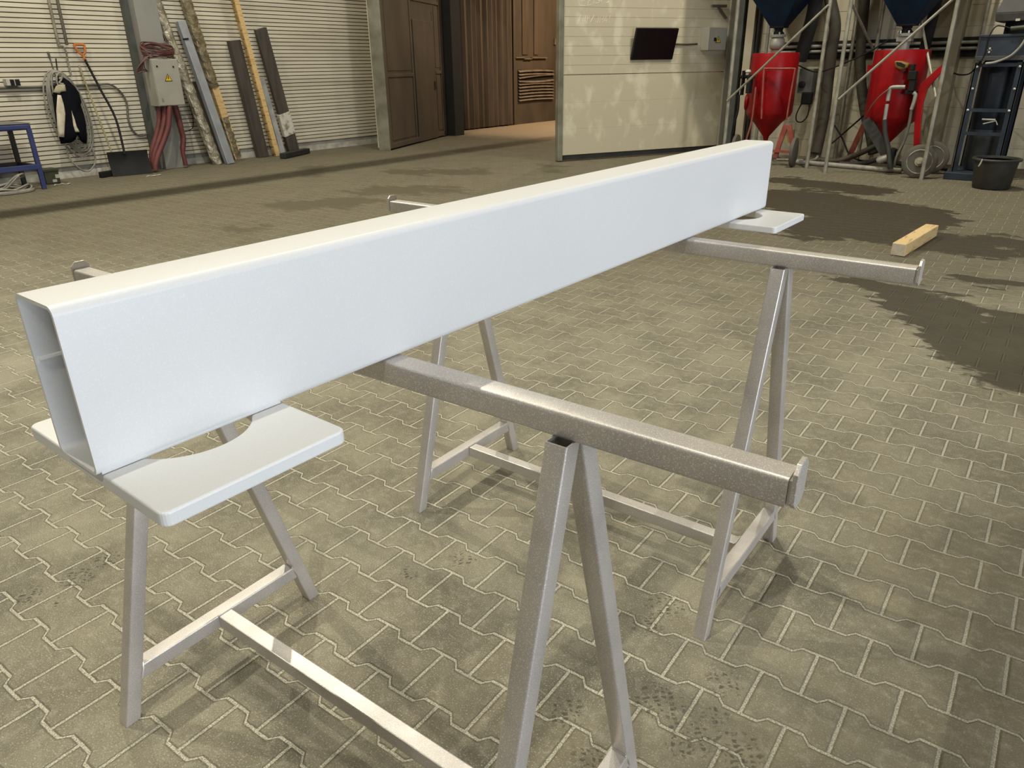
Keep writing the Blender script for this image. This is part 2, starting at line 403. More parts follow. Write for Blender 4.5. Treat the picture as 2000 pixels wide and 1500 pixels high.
# columns by the gate hinge and along the back wall; the first is a painted shade strip
def pcol(name, pxl, pxr, py, Yf, dep, m, z1=4.2):
    a = at(pxl, py, Y=Yf); b = at(pxr, py, Y=Yf)
    q = MB().box(a.x, b.x, Yf, Yf+dep, 0, z1); return struct(q.build(name, m, bevel=.006))
pcol('gap_shade_strip', 868, 887, 200, YB-.03, .3, m_dark, 4.4)  # dark strip standing in for the unlit gap beside the left leaf
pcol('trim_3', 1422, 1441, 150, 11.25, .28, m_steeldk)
pcol('trim_4', 1447, 1462, 150, 11.3, .24, m_panel)
pcol('trim_5', 1468, 1472, 150, 11.35, .19, m_dark)
pcol('trim_6', 1868, 1886, 30, 11.2, .33, mat('beige_column', (.33, .30, .22), .6, c2=(.27, .24, .17), vs=2))
# unseen window added in the right-hand wall to go with the cool fill light
gm = NT('added_window_glass'); gm.b.inputs['Base Color'].default_value = (.9, .95, 1, 1); gm.b.inputs['Transmission Weight'].default_value = .9; gm.b.inputs['Roughness'].default_value = .2
win = MB(); win.box(9.05, 9.07, -4.5, 3.3, .6, 2.9); wo = struct(win.build('added_window', gm.m))
fr = MB()
for k in range(7): fr.box(9.0, 9.12, -4.5+1.3*k-.03, -4.5+1.3*k+.03, .6, 2.9)
for z in (.6, 1.75, 2.9): fr.box(9.0, 9.12, -4.5, 3.3, z-.04, z+.04)
fr.build('window_frame', m_steel, wo)

# ------------------------------------------------ left gate leaf (brown, dusty)
lp = at(762, 294); ld = (at(871, 262, Y=YB-.12)-lp); ld.z = 0; LW = ld.length; ld.normalize(); ln = V((ld.y, -ld.x, 0))
def leaf(a, z, d=0): return lp+ld*a+Z1*z+ln*d
o = thing('door_1', 'brown dusty steel gate leaf standing open left of the gateway', 'gate', lp); struct(o)
b = MB().obox(lp, ld, ln, Z1, 0, LW, -.10, 0, .05, 4.2); b.build('leaf_panel', m_brown, o)
fr = MB()
for a0, a1, z0, z1, d in ((0, .10, .03, 4.2, .03), (LW-.16, LW, .03, 4.2, .03), (.1, LW-.1, .03, .12, .03), (.1, 1.36, 1.27, 1.33, .025), (2.62, LW-.16, 1.30, 1.36, .025), (1.34, 1.40, .05, 4.2, .02), (2.55, 2.61, .05, 2.5, .012), (1.4, LW-.16, 2.62, 2.68, .025), (.1, 1.34, 2.9, 2.96, .02)):
    fr.obox(lp, ld, ln, Z1, a0, a1, 0, d, z0, z1)
fr.build('frame_rails', m_brown, o, bevel=.006)
wd = MB().obox(lp, ld, ln, Z1, 1.47, 2.54, 0, .035, .02, 2.30); wk = wd.build('wicket_door', m_brown, o, bevel=.012)
MB().obox(lp, ld, ln, Z1, 2.44, 2.49, .035, .06, 1.0, 1.16).build('handle', m_dark, wk)
pw = MB()
pw.obox(lp, ld, ln, Z1, .16, 1.30, 0, .012, .16, 1.24); pw.obox(lp, ld, ln, Z1, .16, 1.30, 0, .012, 1.38, 2.86); pw.obox(lp, ld, ln, Z1, 2.66, LW-.2, 0, .012, .16, 1.26); pw.obox(lp, ld, ln, Z1, 2.66, LW-.2, 0, .012, 1.42, 2.58)
pw.build('infill_panels', m_brown, o, bevel=.01)
MB().obox(lp, ld, ln, Z1, -.035, 0, -.21, .02, .0, 4.2).build('leading_edge', m_leafedge, o, bevel=.006)
MB().obox(lp, ld, ln, Z1, .0, LW, -.24, -.10, .05, 4.2).build('outer_panel', m_leafw, o)
# ------------------------------------------------ right gate leaf (pale panels)
rp = at(1098, 316); rd = V((.46, .887, 0)).normalized(); rn = V((rd.y, -rd.x, 0)); RW = 3.12
rplane = (rp, rn)
RW -= .03
o = thing('door_2', 'pale panelled gate leaf with black monitor, standing open right of the gateway', 'gate', rp); struct(o)
vs, fs = slat_wall(rp, rd, rn, RW, 1.30, 4.2, .134, .006, .005, .09)
MB().add(vs, fs).build('upper_panel', m_leafw, o)
vs, fs = slat_wall(rp, rd, rn, RW, .10, 1.29, .396, .002, .002, .09)
MB().add(vs, fs).build('lower_panel', m_leafw, o)
MB().obox(rp, rd, rn, Z1, 0, RW, -.085, -.01, .02, .10).build('rubber_seal', m_rubber, o)
MB().obox(rp, rd, rn, Z1, -.085, 0, -.10, .012, .01, 4.2).build('leading_edge', m_leafedge, o, bevel=.01)
MB().obox(rp, rd, rn, Z1, RW, RW+.22, -.10, .03, .02, 4.2).build('hinge_post', m_box, o, bevel=.012)
def rl(px, py, d=0):
    p = at(px, py, plane=(rp+rn*d, rn)); return p
hp = rl(1389, 12, .03)
hb = MB().bar(hp+rn*.02, rl(1417, 12, .03)+rn*.02, .04, .04); hb.bar(rl(1402, 14, .03)+rn*.02, rl(1417, 36, .03)+rn*.02, .03, .03); hb.build('stay_bracket', m_ydark, o)
# chalk writing on the upper panel: strokes as thin raised ribbons
ch = MB()
def stroke(pts, r=.006): ch.tube([rl(px, py, -.0015) for px, py in pts], r*.8, 5)
S_ = lambda L_: [(1110+x/20, y/20) for x, y in L_]
for L_ in ([(480, -240), (420, -60), (420, 180)], [(480, -240), (660, -250)], [(500, 45), (650, 45)], [(440, 200), (520, 225), (680, 235)],
           [(900, -220), (800, 40), (750, 220)], [(750, 225), (920, 170)], [(820, 40), (900, -20)],
           [(1010, -230), (1000, 130)], [(1010, -220), (1180, -160), (1170, -60), (1030, -20)], [(1030, -20), (1240, 30), (1200, 100), (1060, 125)],
           [(1300, -230), (1290, 60)], [(1600, -220), (1470, -170), (1560, -50), (1610, 10), (1560, 90), (1460, 110)]):
    stroke(S_(L_))
for L_ in ([(350, 960), (480, 580), (500, 880)], [(410, 800), (500, 790)], [(560, 840), (600, 610), (650, 900)], [(650, 900), (680, 600)], [(760, 600), (720, 930)], [(770, 590), (830, 650), (760, 740)],
           [(960, 570), (1020, 580), (920, 760), (850, 880)], [(1060, 800), (1090, 880), (1150, 870), (1190, 600)], [(1280, 600), (1220, 890)], [(1390, 620), (1310, 900)], [(1300, 760), (1360, 740)],
           [(1350, 890), (1510, 580), (1500, 880)], [(1400, 800), (1510, 790)], [(1650, 580), (1610, 700)], [(1600, 850), (1605, 880)]):
    stroke(S_(L_), .0045)
sub_label(ch.build('chalk_writing', m_chalk, o), 'pale chalk lettering in two lines')

# things on the right leaf
ax2 = (at(1325, 54.5, plane=rplane)-at(1243, 54.5, plane=rplane)); ax2.z = 0; ax2.normalize()
tc = (at(1243, 54.5, plane=(rp+rn*.16, rn))+at(1315, 117, plane=(rp+rn*.05, rn)))/2
tilt = math.radians(16); tz = (Z1*math.cos(tilt)+rn*math.sin(tilt)); tn = (rn*math.cos(tilt)-Z1*math.sin(tilt))
tv = thing('wall_monitor', 'black flat-screen monitor tilted down on the pale gate leaf', 'monitor', tc)
MB().obox(tc, ax2, tn, tz, -.395, .395, -.045, 0, -.235, .235).build('housing', m_black, tv, bevel=.008)
MB().obox(tc, ax2, tn, tz, -.385, .385, 0, .003, -.222, .225).build('screen', m_screen, tv)
q = MB(); q.obox(tc, ax2, rn, Z1, -.1, .1, -.10, -.06, -.1, .1); q.build('mount', m_dark, tv)
a0 = rl(1368, 97, 0); 
bx = thing('junction_box', 'small grey junction box with yellow warning triangle on the pale gate leaf', 'electrical box', a0)
e0 = rl(1362, 99, .0); bw = (rl(1405, 99, .0)-e0).length; bh = rl(1365, 54, 0).z-e0.z
MB().obox(V((e0.x, e0.y, e0.z)), rd, rn, Z1, 0.05, bw*.93, .0, .2, 0.0, bh).build('housing', m_box, bx, bevel=.01)
def tri_sign(c, ux, n, h, parent):
    s3 = h*1.12
    A = [c-ux*s3/2, c+ux*s3/2, c+Z1*h]
    s_ = MB().prism(A, n*.003).build('warning_sign', m_blk, parent); cc = (A[0]+A[1]+A[2])/3
    MB().prism([cc+(p-cc)*.78+n*.003 for p in A], n*.002).build('sign_face', m_yellow, s_)
    k = h; P = lambda a, b: c+ux*a*k+Z1*b*k+n*.005
    MB().prism([P(-.02, .70), P(.05, .72), P(.01, .48), P(.10, .50), P(-.03, .17), P(-.005, .38), P(-.09, .36)], n*.002).build('lightning_bolt', m_blk, s_)
    return s_
sc = e0+rd*(bw*.55)+rn*.20+Z1*(bh*.33)
tri_sign(sc, rd, rn, .10, bx)
MB().obox(e0, rd, rn, Z1, .16, .20, .2, .215, bh*.40, bh*.55).build('lock', m_black, bx)
tag(MB().tube([rl(1316, 86, .03), rl(1340, 87, .03), rl(1362, 86, .03)], .014, 8).build('power_cable', m_brown), 'short brown cable between the black monitor and the junction box', 'cable')

# ------------------------------------------------ chamber wall: strip curtain and louvred door
cu = MB(); n = 64; y0, y1 = 12.15, 14.62; prof = []
for i in range(n+1):
    y = y0+(y1-y0)*i/n; prof.append((XC+.05+.035*math.sin(i*1.25)+.02*math.sin(i*.37), y))
vs = [(x, y, z) for (x, y) in prof for z in (.03, 4.5)]+[(x-.02, y, z) for (x, y) in prof for z in (.03, 4.5)]
fs = [(2*i, 2*i+2, 2*i+3, 2*i+1) for i in range(n)]; B = 2*(n+1); fs += [(B+2*i, B+2*i+1, B+2*i+3, B+2*i+2) for i in range(n)]
fs += [(2*i, B+2*i, B+2*i+2, 2*i+2) for i in range(n)]
cu.add(vs, fs, True)
tag(cu.build('strip_curtain', m_brownl), 'brown pleated strip curtain hanging inside the gateway', 'curtain')
dc = V((XC, 15.6, 0)); o = thing('door_3', 'brown service door with louvred grille inside the chamber', 'door', dc); struct(o)
dr = MB(); dr.box(XC-.12, XC-.01, 14.66, 16.95, 0, 4.5); dr.build('door_panel', m_brown, o)
sb = MB(); sb.box(XC-.01, XC+.03, 14.66, 14.74, 0, 4.5); sb.box(XC-.01, XC+.03, 16.62, 16.72, 0, 4.5); sb.box(XC-.01, XC+.015, 15.05, 15.3, 1.7, 4.5); sb.box(XC-.01, XC+.015, 15.55, 15.75, 1.7, 4.5); sb.build('frame_rails', m_brownl, o)
lg = MB()
lg.box(XC-.008, XC-.002, 14.85, 16.45, .56, 1.34); lo = lg.build('louvre_grille', m_dark, o)
for k in range(10):
    z = .60+k*.078; s_ = MB(); p = []
    bend = .03 if k != 6 else -.05
    for j in range(9):
        t_ = j/8; y = 14.87+1.56*t_; zz = z+bend*math.sin(PI*t_)*.5-.01*k*.0+(.07*t_ if k == 7 else 0)*1.0
        p.append((y, zz))
    vs = []
    for (y, zz) in p: vs += [(XC+.0, y, zz+.02), (XC+.05, y, zz-.015), (XC+.05, y, zz-.027), (XC, y, zz+.008)]
    fs = []
    for j in range(8):
        for q in range(4): fs.append((4*j+q, 4*j+(q+1) % 4, 4*j+4+(q+1) % 4, 4*j+4+q))
    fs += [(3, 2, 1, 0), (32, 33, 34, 35)]
    s_.add(vs, fs); s_.build('louvre_blade', m_brownhi, lo)
lc = MB(); lc.box(XC-.01, XC+.05, 14.72, 15.1, 1.615, 1.64); lc.box(XC-.01, XC+.05, 15.1, 15.42, 1.585, 1.61); lc.box(XC-.01, XC+.05, 15.42, 16.1, 1.61, 1.635); lc.build('ledge_strip', m_brownhi, o)
MB().box(XC-.01, XC+.03, 16.46, 16.54, 1.95, 2.1).build('hinge', m_brownhi, o)

# ================================================================== FOREGROUND
HT = 1.0101
# ---- white beam
BX, BW, BH, BY0, BY1 = .4453, .0977, .2016, -1.058, .988
bc = V((BX-BW/2, 0, HT))
bm = thing('steel_beam', 'white powder-coated rectangular steel beam lying across the two trestles', 'beam', (bc.x, 0, HT))
ro = rrect(BW, BH, .011, 6); ri = rrect(BW-.0085, BH-.0085, .007, 6)
E3 = lambda pr, y: [V((bc.x+a, y, HT+BH/2+b)) for a, b in pr]
t = MB().loft_hollow(E3(ro, BY0), E3(ri, BY0), E3(ro, BY1), E3(ri, BY1), True); t.build('tube', m_white, bm, smooth_angle=50)
MB().tube([(bc.x-BW/2+.0045, BY0+.004, HT+BH*.60), (bc.x-BW/2+.0045, BY1-.01, HT+BH*.60)], .0035, 8).build('weld_seam', m_white, bm)
def plate(y0, y1, name):
    pr = rrect(.3469, y1-y0, .011, 5); cx, cy = (.2293+.5762)/2, (y0+y1)/2; n = len(pr)
    outer = [(cx+a, cy+b) for a, b in pr]
    hole = [(cx+.082*math.cos(math.atan2(b, a)), cy+.082*math.sin(math.atan2(b, a))) for a, b in pr]
    # add ring resolution: insert mid points
    out2, hol2 = [], []
    for i in range(n):
        j = (i+1) % n; d = math.hypot(outer[j][0]-outer[i][0], outer[j][1]-outer[i][1]); m = max(1, int(d/.012))
        for k in range(m):
            q = k/m; a = outer[i][0]+(outer[j][0]-outer[i][0])*q; b = outer[i][1]+(outer[j][1]-outer[i][1])*q
            out2.append((a, b)); an = math.atan2(b-cy, a-cx); hol2.append((cx+.082*math.cos(an), cy+.082*math.sin(an)))
    g = lambda L_, z: [V((a, b, z)) for a, b in L_]
    mb = MB().loft_hollow(g(out2, HT-.0195), g(hol2, HT-.0195), g(out2, HT-.0006), g(hol2, HT-.0006))
    o = mb.build(name, m_white, bm, bevel=.003, seg=3)
    return o
plate(-1.0521, -.8070, 'base_plate'); plate(.720, .968, 'base_plate')
MB().tube([(BX-.004, BY0+.006, HT+.002), (BX-.004, -.812, HT+.002)], .0022, 6).build('weld_bead', m_white, bm)

# ---- trestles
TL, TS, TU, TV0, TVB, ZS, SS = .8219, .040, .5273, .0186, .2751, .142, .038
def trestle():
    o = thing('steel_trestle', 'taupe steel trestle nearest the camera, under the near end of the white beam', 'trestle', (0, 0, 0), 'steel trestles under the beam')
    w, h = .0357, .0366
    pr = [(a, b) for a, b in rrect(TS, TS, .006, 4)]; pi = [(a, b) for a, b in rrect(TS-.006, TS-.006, .003, 4)]
    g = lambda L_, u: [V((u, a, HT-TS/2+b)) for a, b in L_]
    MB().loft_hollow(g(pr, -TL), g(pi, -TL), g(pr, TL), g(pi, TL), True).build('top_rail', m_taupe, o, smooth_angle=50)
    for s in (-1, 1):
        ch_ = .010; y0, y1, z0, z1 = -.0205, .0205, HT-TS-.001, HT+.0165
        pts = [(y0+ch_, z0), (y1-ch_, z0), (y1, z0+ch_), (y1, z1-ch_), (y1-ch_, z1), (y0+ch_, z1), (y0, z1-ch_), (y0, z0+ch_)]
        x0 = s*(TL+.004); MB().prism([(x0, a, b) for a, b in pts], (s*.006, 0, 0)).build('end_plate', m_taupe_plate, o, bevel=.001)
        MB().box(min(s*TL, s*(TL+.004)), max(s*TL, s*(TL+.004)), -.016, .016, HT-TS+.004, HT-.004).build('weld_bead', m_weld, o)
    legp = rrect(w, h, .004, 3); legi = rrect(w-.005, h-.005, .002, 3)
    zt = HT-TS
    for su in (-1, 1):
        for sv in (-1, 1):
            A = lambda L_, v, z: [V((su*TU+a, sv*v+b, z)) for a, b in L_]
            MB().loft_hollow(A(legp, TVB, .0005), A(legi, TVB, .0005), A(legp, TV0, zt-.0005), A(legi, TV0, zt-.0005), True).build('leg', m_taupe, o, smooth_angle=50)
        vs_ = TVB+(TV0-TVB)*(ZS-SS/2)/zt-h/2+.001
        vt_ = TVB+(TV0-TVB)*ZS/zt-h/2+.0005; vb_ = TVB+(TV0-TVB)*(ZS-SS)/zt-h/2+.0005
        x0, x1 = su*TU-SS/2, su*TU+SS/2
        MB().hexa([(x0, -vb_, ZS-SS), (x1, -vb_, ZS-SS), (x1, vb_, ZS-SS), (x0, vb_, ZS-SS)], [(x0, -vt_, ZS), (x1, -vt_, ZS), (x1, vt_, ZS), (x0, vt_, ZS)]).build('cross_stretcher', m_taupe, o, bevel=.003)
    MB().box(-TU+SS/2, TU-SS/2, -SS/2, SS/2, ZS-SS-.0005, ZS-.0005).build('long_stretcher', m_taupe, o, bevel=.003)
    for su in (-1, 1):
        for sv in (-1, 1):
            vt_ = TVB+(TV0-TVB)*ZS/zt-h/2
            MB().tube([(su*TU-SS/2+.004, sv*(vt_-.001), ZS+.001), (su*TU+SS/2-.004, sv*(vt_-.001), ZS+.001), (su*TU+SS/2+.0005, sv*(vt_+.004), ZS-.012), (su*TU+SS/2+.0005, sv*(vt_+.012), ZS-SS+.004)], .0026, 6).build('weld_bead', m_weld, o)
        MB().tube([(su*(TU-SS/2-.001), -SS/2, ZS+.0005), (su*(TU-SS/2-.001), SS/2, ZS+.0005)], .002, 6).build('weld_bead', m_weld, o)
    return o
def copy_tree(o, parent=None):
    c = o.copy(); col.objects.link(c); c.parent = parent
    for k in list(o.children): copy_tree(k, c)
    return c
TA = trestle()
TB = copy_tree(TA)
TA.location = (.2445, -.6070, 0); TA.rotation_euler = (0, 0, .0416)
TB.location = (.1607, .4556, 0); TB.rotation_euler = (0, 0, .0263)
TB['label'] = 'taupe steel trestle further from the camera, under the far end of the white beam'
# ---- pine block on the floor
wa, wb = at(1744, 499), at(1766, 502); wf = at(1829, 462)
wl = (wf-wb); L_ = wl.length; wl.normalize(); ws = V((wl.y, -wl.x, 0))
wo = thing('pine_block', 'short pale pine block lying on the wet paving', 'wood block', wb)
MB().obox(wb, wl, -ws, Z1, 0, L_, 0, .105, .002, .10).build('timber', m_woodblock, wo, bevel=.006)
MB().obox(wb, wl, -ws, Z1, -.002, 0, .004, .101, .006, .096).build('sawn_end', m_endgrain, wo)

# ================================================================== LEFT WALL
def wp(px, py, d=.03): return at(px, py, X=XL+d)
# steel column and its cabinet
cb = MB(); cb.box(-10.78, -10.50, 4.63, 4.985, 0, HC)
cl = struct(cb.build('trim_7', m_steel, bevel=.006))
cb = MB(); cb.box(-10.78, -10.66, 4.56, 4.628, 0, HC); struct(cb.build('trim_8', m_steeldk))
FX = -10.22
c0 = at(295, 115, X=FX); c1 = at(346, 115, X=FX); c2 = at(312, 208, X=FX); c3 = at(363, 206, X=FX)
ya, yb, za, zb = (c0.y+c2.y)/2, (c1.y+c3.y)/2, c2.z, c0.z
ca = thing('electrical_cabinet', 'grey electrical cabinet with yellow warning triangle mounted on the steel column', 'electrical cabinet', (-10.36, (ya+yb)/2, za))
MB().box(-10.497, FX-.02, ya, yb, za, zb).build('body', m_box, ca, bevel=.006)
dd_ = MB().box(FX-.018, FX, ya+.006, yb-.004, za+.006, zb-.006).build('door', m_box, ca, bevel=.008)
for py_, pz in ((ya+.07, zb-.10), (yb-.09, zb-.11)): MB().lathe([(.013, 0), (.013, .008), (.008, .012)], (FX, py_, pz), X1, 12).build('lock', m_black, dd_)
MB().box(FX, FX+.006, ya+.05, ya+.075, za+.07, za+.11).build('maker_plate', m_labelfade, dd_)
tri_sign(V((FX+.001, (ya+yb)/2+.005, (za+zb)/2+.02)), Y1, X1, .105, dd_)
# red cable coil on top of the cabinet
rc = MB(); cen = V((-10.34, (ya+yb)/2-.02, zb+.012))
for k in range(9):
    a_, b_ = .225+.02*random.random(), .11+.02*random.random(); ph = random.uniform(-.15, .15); pts = []
    for i in range(28):
        an = 2*PI*i/28; pts.append(cen+V((b_*math.sin(an), a_*math.cos(an)+ph*.1, .016+.011*k+.075*max(0, .6-math.sin(an))+.02*math.sin(2*an+ph*20))))
    rc.tube(pts, .008, 7, closed=True)
for k in range(8):
    y_ = ya-.03-.020*k
    rc.tube(smooth_pts([(-10.38+.02*k, ya+.12, zb+.06+.008*k), (-10.36+.015*k, ya-.01, zb+.06-.004*k), (-10.36+.012*k, y_-.01, zb-.02-.012*k), (-10.36+.01*k, y_-.02-.012*(k%3), zb-.12-.010*k), (-10.36+.012*k, y_+.02, zb-.17)]), .008, 6)
tag(rc.build('cable_coil', m_cred), 'dark red cable coil heaped on top of the grey electrical cabinet', 'cable')
# dull red hoses hanging from the cabinet
hl = [[(310, 206), (311, 235), (306, 262), (296, 300), (299, 322)], [(322, 206), (320, 240), (312, 270), (302, 300), (300, 322)], [(331, 206), (329, 245), (320, 275), (308, 305), (303, 326)]]
names = ['leftmost of the three dull red hoses hanging left of the column foot', 'middle of the three dull red hoses hanging left of the column foot', 'right one of the three dull red hoses hanging left of the column foot']
for k, L_ in enumerate(hl):
    pts = smooth_pts([at(px, py, X=-10.42+.085*k) for px, py in L_]); pts[-1].z = .04; pts[0].z = za-.003
    tag(MB().tube(pts, .038, 12).build('red_hose', m_hred), names[k], 'hose', 'red hoses under the electrical cabinet')
pts = smooth_pts([at(px, py, X=-10.38) for px, py in [(341, 206), (347, 225), (353, 250), (358, 270), (357, 295), (362, 318)]]); pts[-1].z = .04; pts[0].z = za-.003
tag(MB().tube(pts, [.045]*12+[.04]*12+[.032]*(len(pts)-24), 12).build('red_hose', m_hred), 'single dull red hose hanging right of the column foot', 'hose', 'red hoses under the electrical cabinet')
tag(MB().tube(smooth_pts([wp(366, 175, .2), wp(370, 205, .12), wp(377, 230, .08), wp(376, 250, .05), wp(362, 257, .1)]), .006, 6).build('thin_cable', m_black), 'thin black cable looping down right of the grey cabinet', 'cable')

# conduit and the cable dropping from it
cn = MB().tube([(XL+.03, -1.5, 1.262)]+[wp(0, 172), wp(100, 169), wp(195, 165)], .018, 10); o = tag(cn.build('conduit_pipe', m_ydark), 'grey horizontal conduit running along the cream slatted wall', 'conduit')
tag(MB().tube(smooth_pts([wp(195, 165), wp(215, 165), wp(234, 178), wp(247, 200), (wp(250, 230)), wp(258, 253), wp(272, 265), wp(286, 262), wp(293, 255)]), .015, 8).build('hanging_cable', m_ydark), 'grey cable bending down from the conduit end towards the column', 'cable')
# black double switch box over the conduit
sx = XL+.14; p0 = at(17, 168, X=sx); p1 = at(39, 155, X=sx)
sw = thing('switch_box', 'pale wall box with two black rocker panels above the conduit', 'switch', (sx, p0.y, p0.z))
q0 = at(14, 170, X=XL+.1)
MB().box(XL+.002, XL+.12, q0.y, p1.y, max(p0.z-.015, 1.284), p1.z+.01).build('housing', m_label, sw, bevel=.005)
wmid = (p0.y+p1.y)/2+.01
MB().box(XL+.12, XL+.135, q0.y+.045, wmid-.006, p0.z, p1.z).build('rocker_panel', m_black, sw, bevel=.004)
MB().box(XL+.12, XL+.135, wmid+.010, p1.y-.005, p0.z, p1.z).build('rocker_panel', m_black, sw, bevel=.004)
# two vertical pipes
tag(MB().tube([wp(84, -60, .06), wp(95, 0, .06), wp(106, 50, .06), wp(116, 92, .06)], .018, 10).build('wall_pipe', m_brass), 'left, paler one of two upright pipes above the hanging jacket', 'pipe')
tag(MB().tube([wp(100, -60, .06), wp(112, 0, .06), wp(122, 46, .06), wp(131, 88, .06)], .020, 10).build('wall_pipe', mat('dark_pipe', (.13, .11, .08), .5, .3)), 'right, darker one of two upright pipes above the hanging jacket', 'pipe')
tag(MB().tube(smooth_pts([wp(115, 90, .09), wp(123, 91, .09), wp(129, 102, .09), wp(133, 122, .07), wp(140, 150, .065)]), .013, 8).build('bent_pipe', m_brass), 'bent thin pipe dropping from the left upright pipe behind the hose coil', 'pipe')
# two short rods behind the coil
r_ = thing('metal_rod', 'dark rod with threaded head, left one of two rods sticking up behind the hose coil', 'rod', wp(108, 140, .04))
MB().tube([wp(97, 112, .010), wp(112, 160, .010)], .008, 8).build('shaft', m_ydark, r_)
MB().tube([wp(93.5, 101, .016), wp(97, 112, .016)], .015, 10).build('threaded_head', m_ydark, r_)
tag(MB().tube([wp(109, 114, .010), wp(115, 160, .010)], .008, 8).build('metal_rod', m_black), 'plain black rod, right one of two rods sticking up behind the hose coil', 'rod')
# hanging hose coil
hc = MB(); H0 = wp(118, 142, .10)
def ell(c, a, b, lean, n=40, ph=0, d=.08):
    pts = []
    for i in range(n):
        an = 2*PI*i/n+ph; yy = b*math.sin(an)*.5; zz = a*math.cos(an)*.5
        pts.append(V((c.x, c.y+yy+lean*(-zz), c.z+zz)))
    return pts
cc = wp(135, 222, .08)
top_, bot_ = wp(117, 137, .08), wp(160, 305, .08)
for k in range(7):
    a_ = (top_.z-bot_.z)*(1-.035*k)+.01*random.random(); b_ = .52-.045*k+.02*random.random()
    c_ = V((XL+.095+.014*k, cc.y-.005*k+.02*random.uniform(-1, 1), top_.z-a_/2-.004*k))
    hc.tube(ell(c_, a_, b_, .10+.02*random.random()), .011, 7, closed=True)
hc.tube(smooth_pts([wp(131, 290, .12), wp(132, 300, .12), wp(143, 318, .12), wp(160, 332, .10), wp(175, 333, .1), wp(186, 318, .1), wp(184, 300, .1), wp(178, 288, .1)]), .012, 8)
tag(hc.build('hose_coil', m_hose), 'grey-beige hose coil hung in a long loop around the black jacket', 'hose')
# jacket
jx = XL+.20
jk = thing('hanging_jacket', 'black and cream work jacket hung inside the hose coil on the slatted wall', 'jacket', at(118, 140, X=jx))
def cloth(outl, name, m, d=.05, dx=0, parent=jk):
    pts = [at(px, py, X=jx+dx) for px, py in outl]; c = sum(pts, V((0, 0, 0)))/len(pts); n = len(pts)
    vs = []; fs = []
    rings = [(1.0, 0), (1.0, d*.45), (.82, d*.85), (.45, d)]
    for s_, h in rings: vs += [c+(p-c)*s_+X1*(h+.006*math.sin(7*i+h*90)) for i, p in enumerate(pts)]
    vs.append(c+X1*d*1.02)
    for r in range(3):
        for i in range(n): j = (i+1) % n; fs.append((r*n+i, r*n+j, (r+1)*n+j, (r+1)*n+i))
    for i in range(n): fs.append((3*n+i, 3*n+(i+1) % n, 4*n))
    fs.append(tuple(range(n-1, -1, -1)))
    return MB().add(vs, fs, True).build(name, m, parent, smooth_angle=80)
cloth([(123, 152), (133, 158), (143, 168), (152, 180), (157, 198), (155, 205), (161, 222), (166, 245), (168, 270), (167, 281), (158, 276), (150, 262), (146, 272), (138, 278), (119, 281), (116, 270), (112, 250), (106, 215), (102, 186), (106, 170), (112, 156)], 'jacket_body', m_jkt, .08)
cloth([(112, 185), (118, 186), (124, 205), (127, 222), (126, 250), (125, 268), (114, 267), (112, 245), (110, 215)], 'cream_front_panel', m_jktw, .03, .075)
cloth([(139, 216), (144, 230), (150, 250), (155, 258), (147, 258), (143, 245), (141, 230)], 'cream_sleeve_stripe', m_jktw, .02, .075)
cloth([(104, 180), (109, 168), (115, 165), (126, 165), (129, 178), (118, 180), (116, 183)], 'khaki_collar', m_cloth, .03, .07)
MB().tube(smooth_pts([at(px, py, X=jx+.06) for px, py in [(113, 166), (110, 152), (115, 143), (121, 146), (120, 155), (116, 162), (124, 164)]]), .012, 8).build('hanging_loop', m_hose, jk)
# wooden pole and the broom head behind the shovel
pb = at(222, 308, X=-10.45); pt_ = at(154, 128, X=XL+.05)
br = thing('broom', 'wooden-handled broom with black head leaning beside the snow shovel', 'broom', (pb.x, pb.y, 0))
low = pb+(pb-pt_).normalized()*.28; low.z = max(low.z, .06)
MB().tube([pt_, pb, low], .013, 10).build('handle', m_polew, br)
q0 = at(197, 348); q1 = at(226, 343)
MB().bar(q0+Z1*.045, q1+Z1*.045, .06, .085).build('broom_head', m_black, br, bevel=.01)
# snow shovel
sb0 = at(222, 346); sb1 = at(300, 339)
sv = thing('snow_shovel', 'black snow shovel with orange D grip leaning on the slatted wall', 'shovel', sb0)
dirv = (sb1-sb0); dirv.z = 0; W_ = dirv.length; dirv.normalize(); nrm = V((dirv.y, -dirv.x, 0))
bl = MB(); vs = []; N = 9; prof = []
for i in range(N):
    t_ = i/(N-1); prof.append((-.02-.10*math.sin(t_*PI*.62)*1.0+.0, .004+.34*t_))
for (d_, z_) in prof: vs += [sb0+nrm*d_+Z1*z_, sb0+dirv*W_+nrm*d_+Z1*z_]
for (d_, z_) in prof: vs += [sb0+nrm*(d_-.012)+Z1*z_, sb0+dirv*W_+nrm*(d_-.012)+Z1*z_]
fs = []
for i in range(N-1): fs += [(2*i, 2*i+1, 2*i+3, 2*i+2), (2*N+2*i, 2*N+2*i+2, 2*N+2*i+3, 2*N+2*i+1), (2*i, 2*i+2, 2*N+2*i+2, 2*N+2*i), (2*i+1, 2*N+2*i+1, 2*N+2*i+3, 2*i+3)]
fs += [(0, 2*N, 2*N+1, 1), (2*N-2, 2*N-1, 4*N-1, 4*N-2)]
bl.add(vs, fs, True); bl.build('blade', m_black, sv, smooth_angle=60)
sm_ = sb0+dirv*W_*.42-nrm*.09+Z1*.30
g1 = at(165, 115, X=XL+.07); g0 = at(156, 92, X=XL+.05)
mid_ = at(226, 232, X=-10.5)
MB().tube(smooth_pts([g1, (g1+mid_)/2+Z1*.0, mid_, sm_], 5), .017, 10).build('shaft', m_black, sv)
gy = Y1*.055; gd = (g0-g1).normalized()
gp = [g1+gd*-.02, g1+gd*.05, g1+gd*.09-gy*.9, g1+gd*.19-gy*1.3]
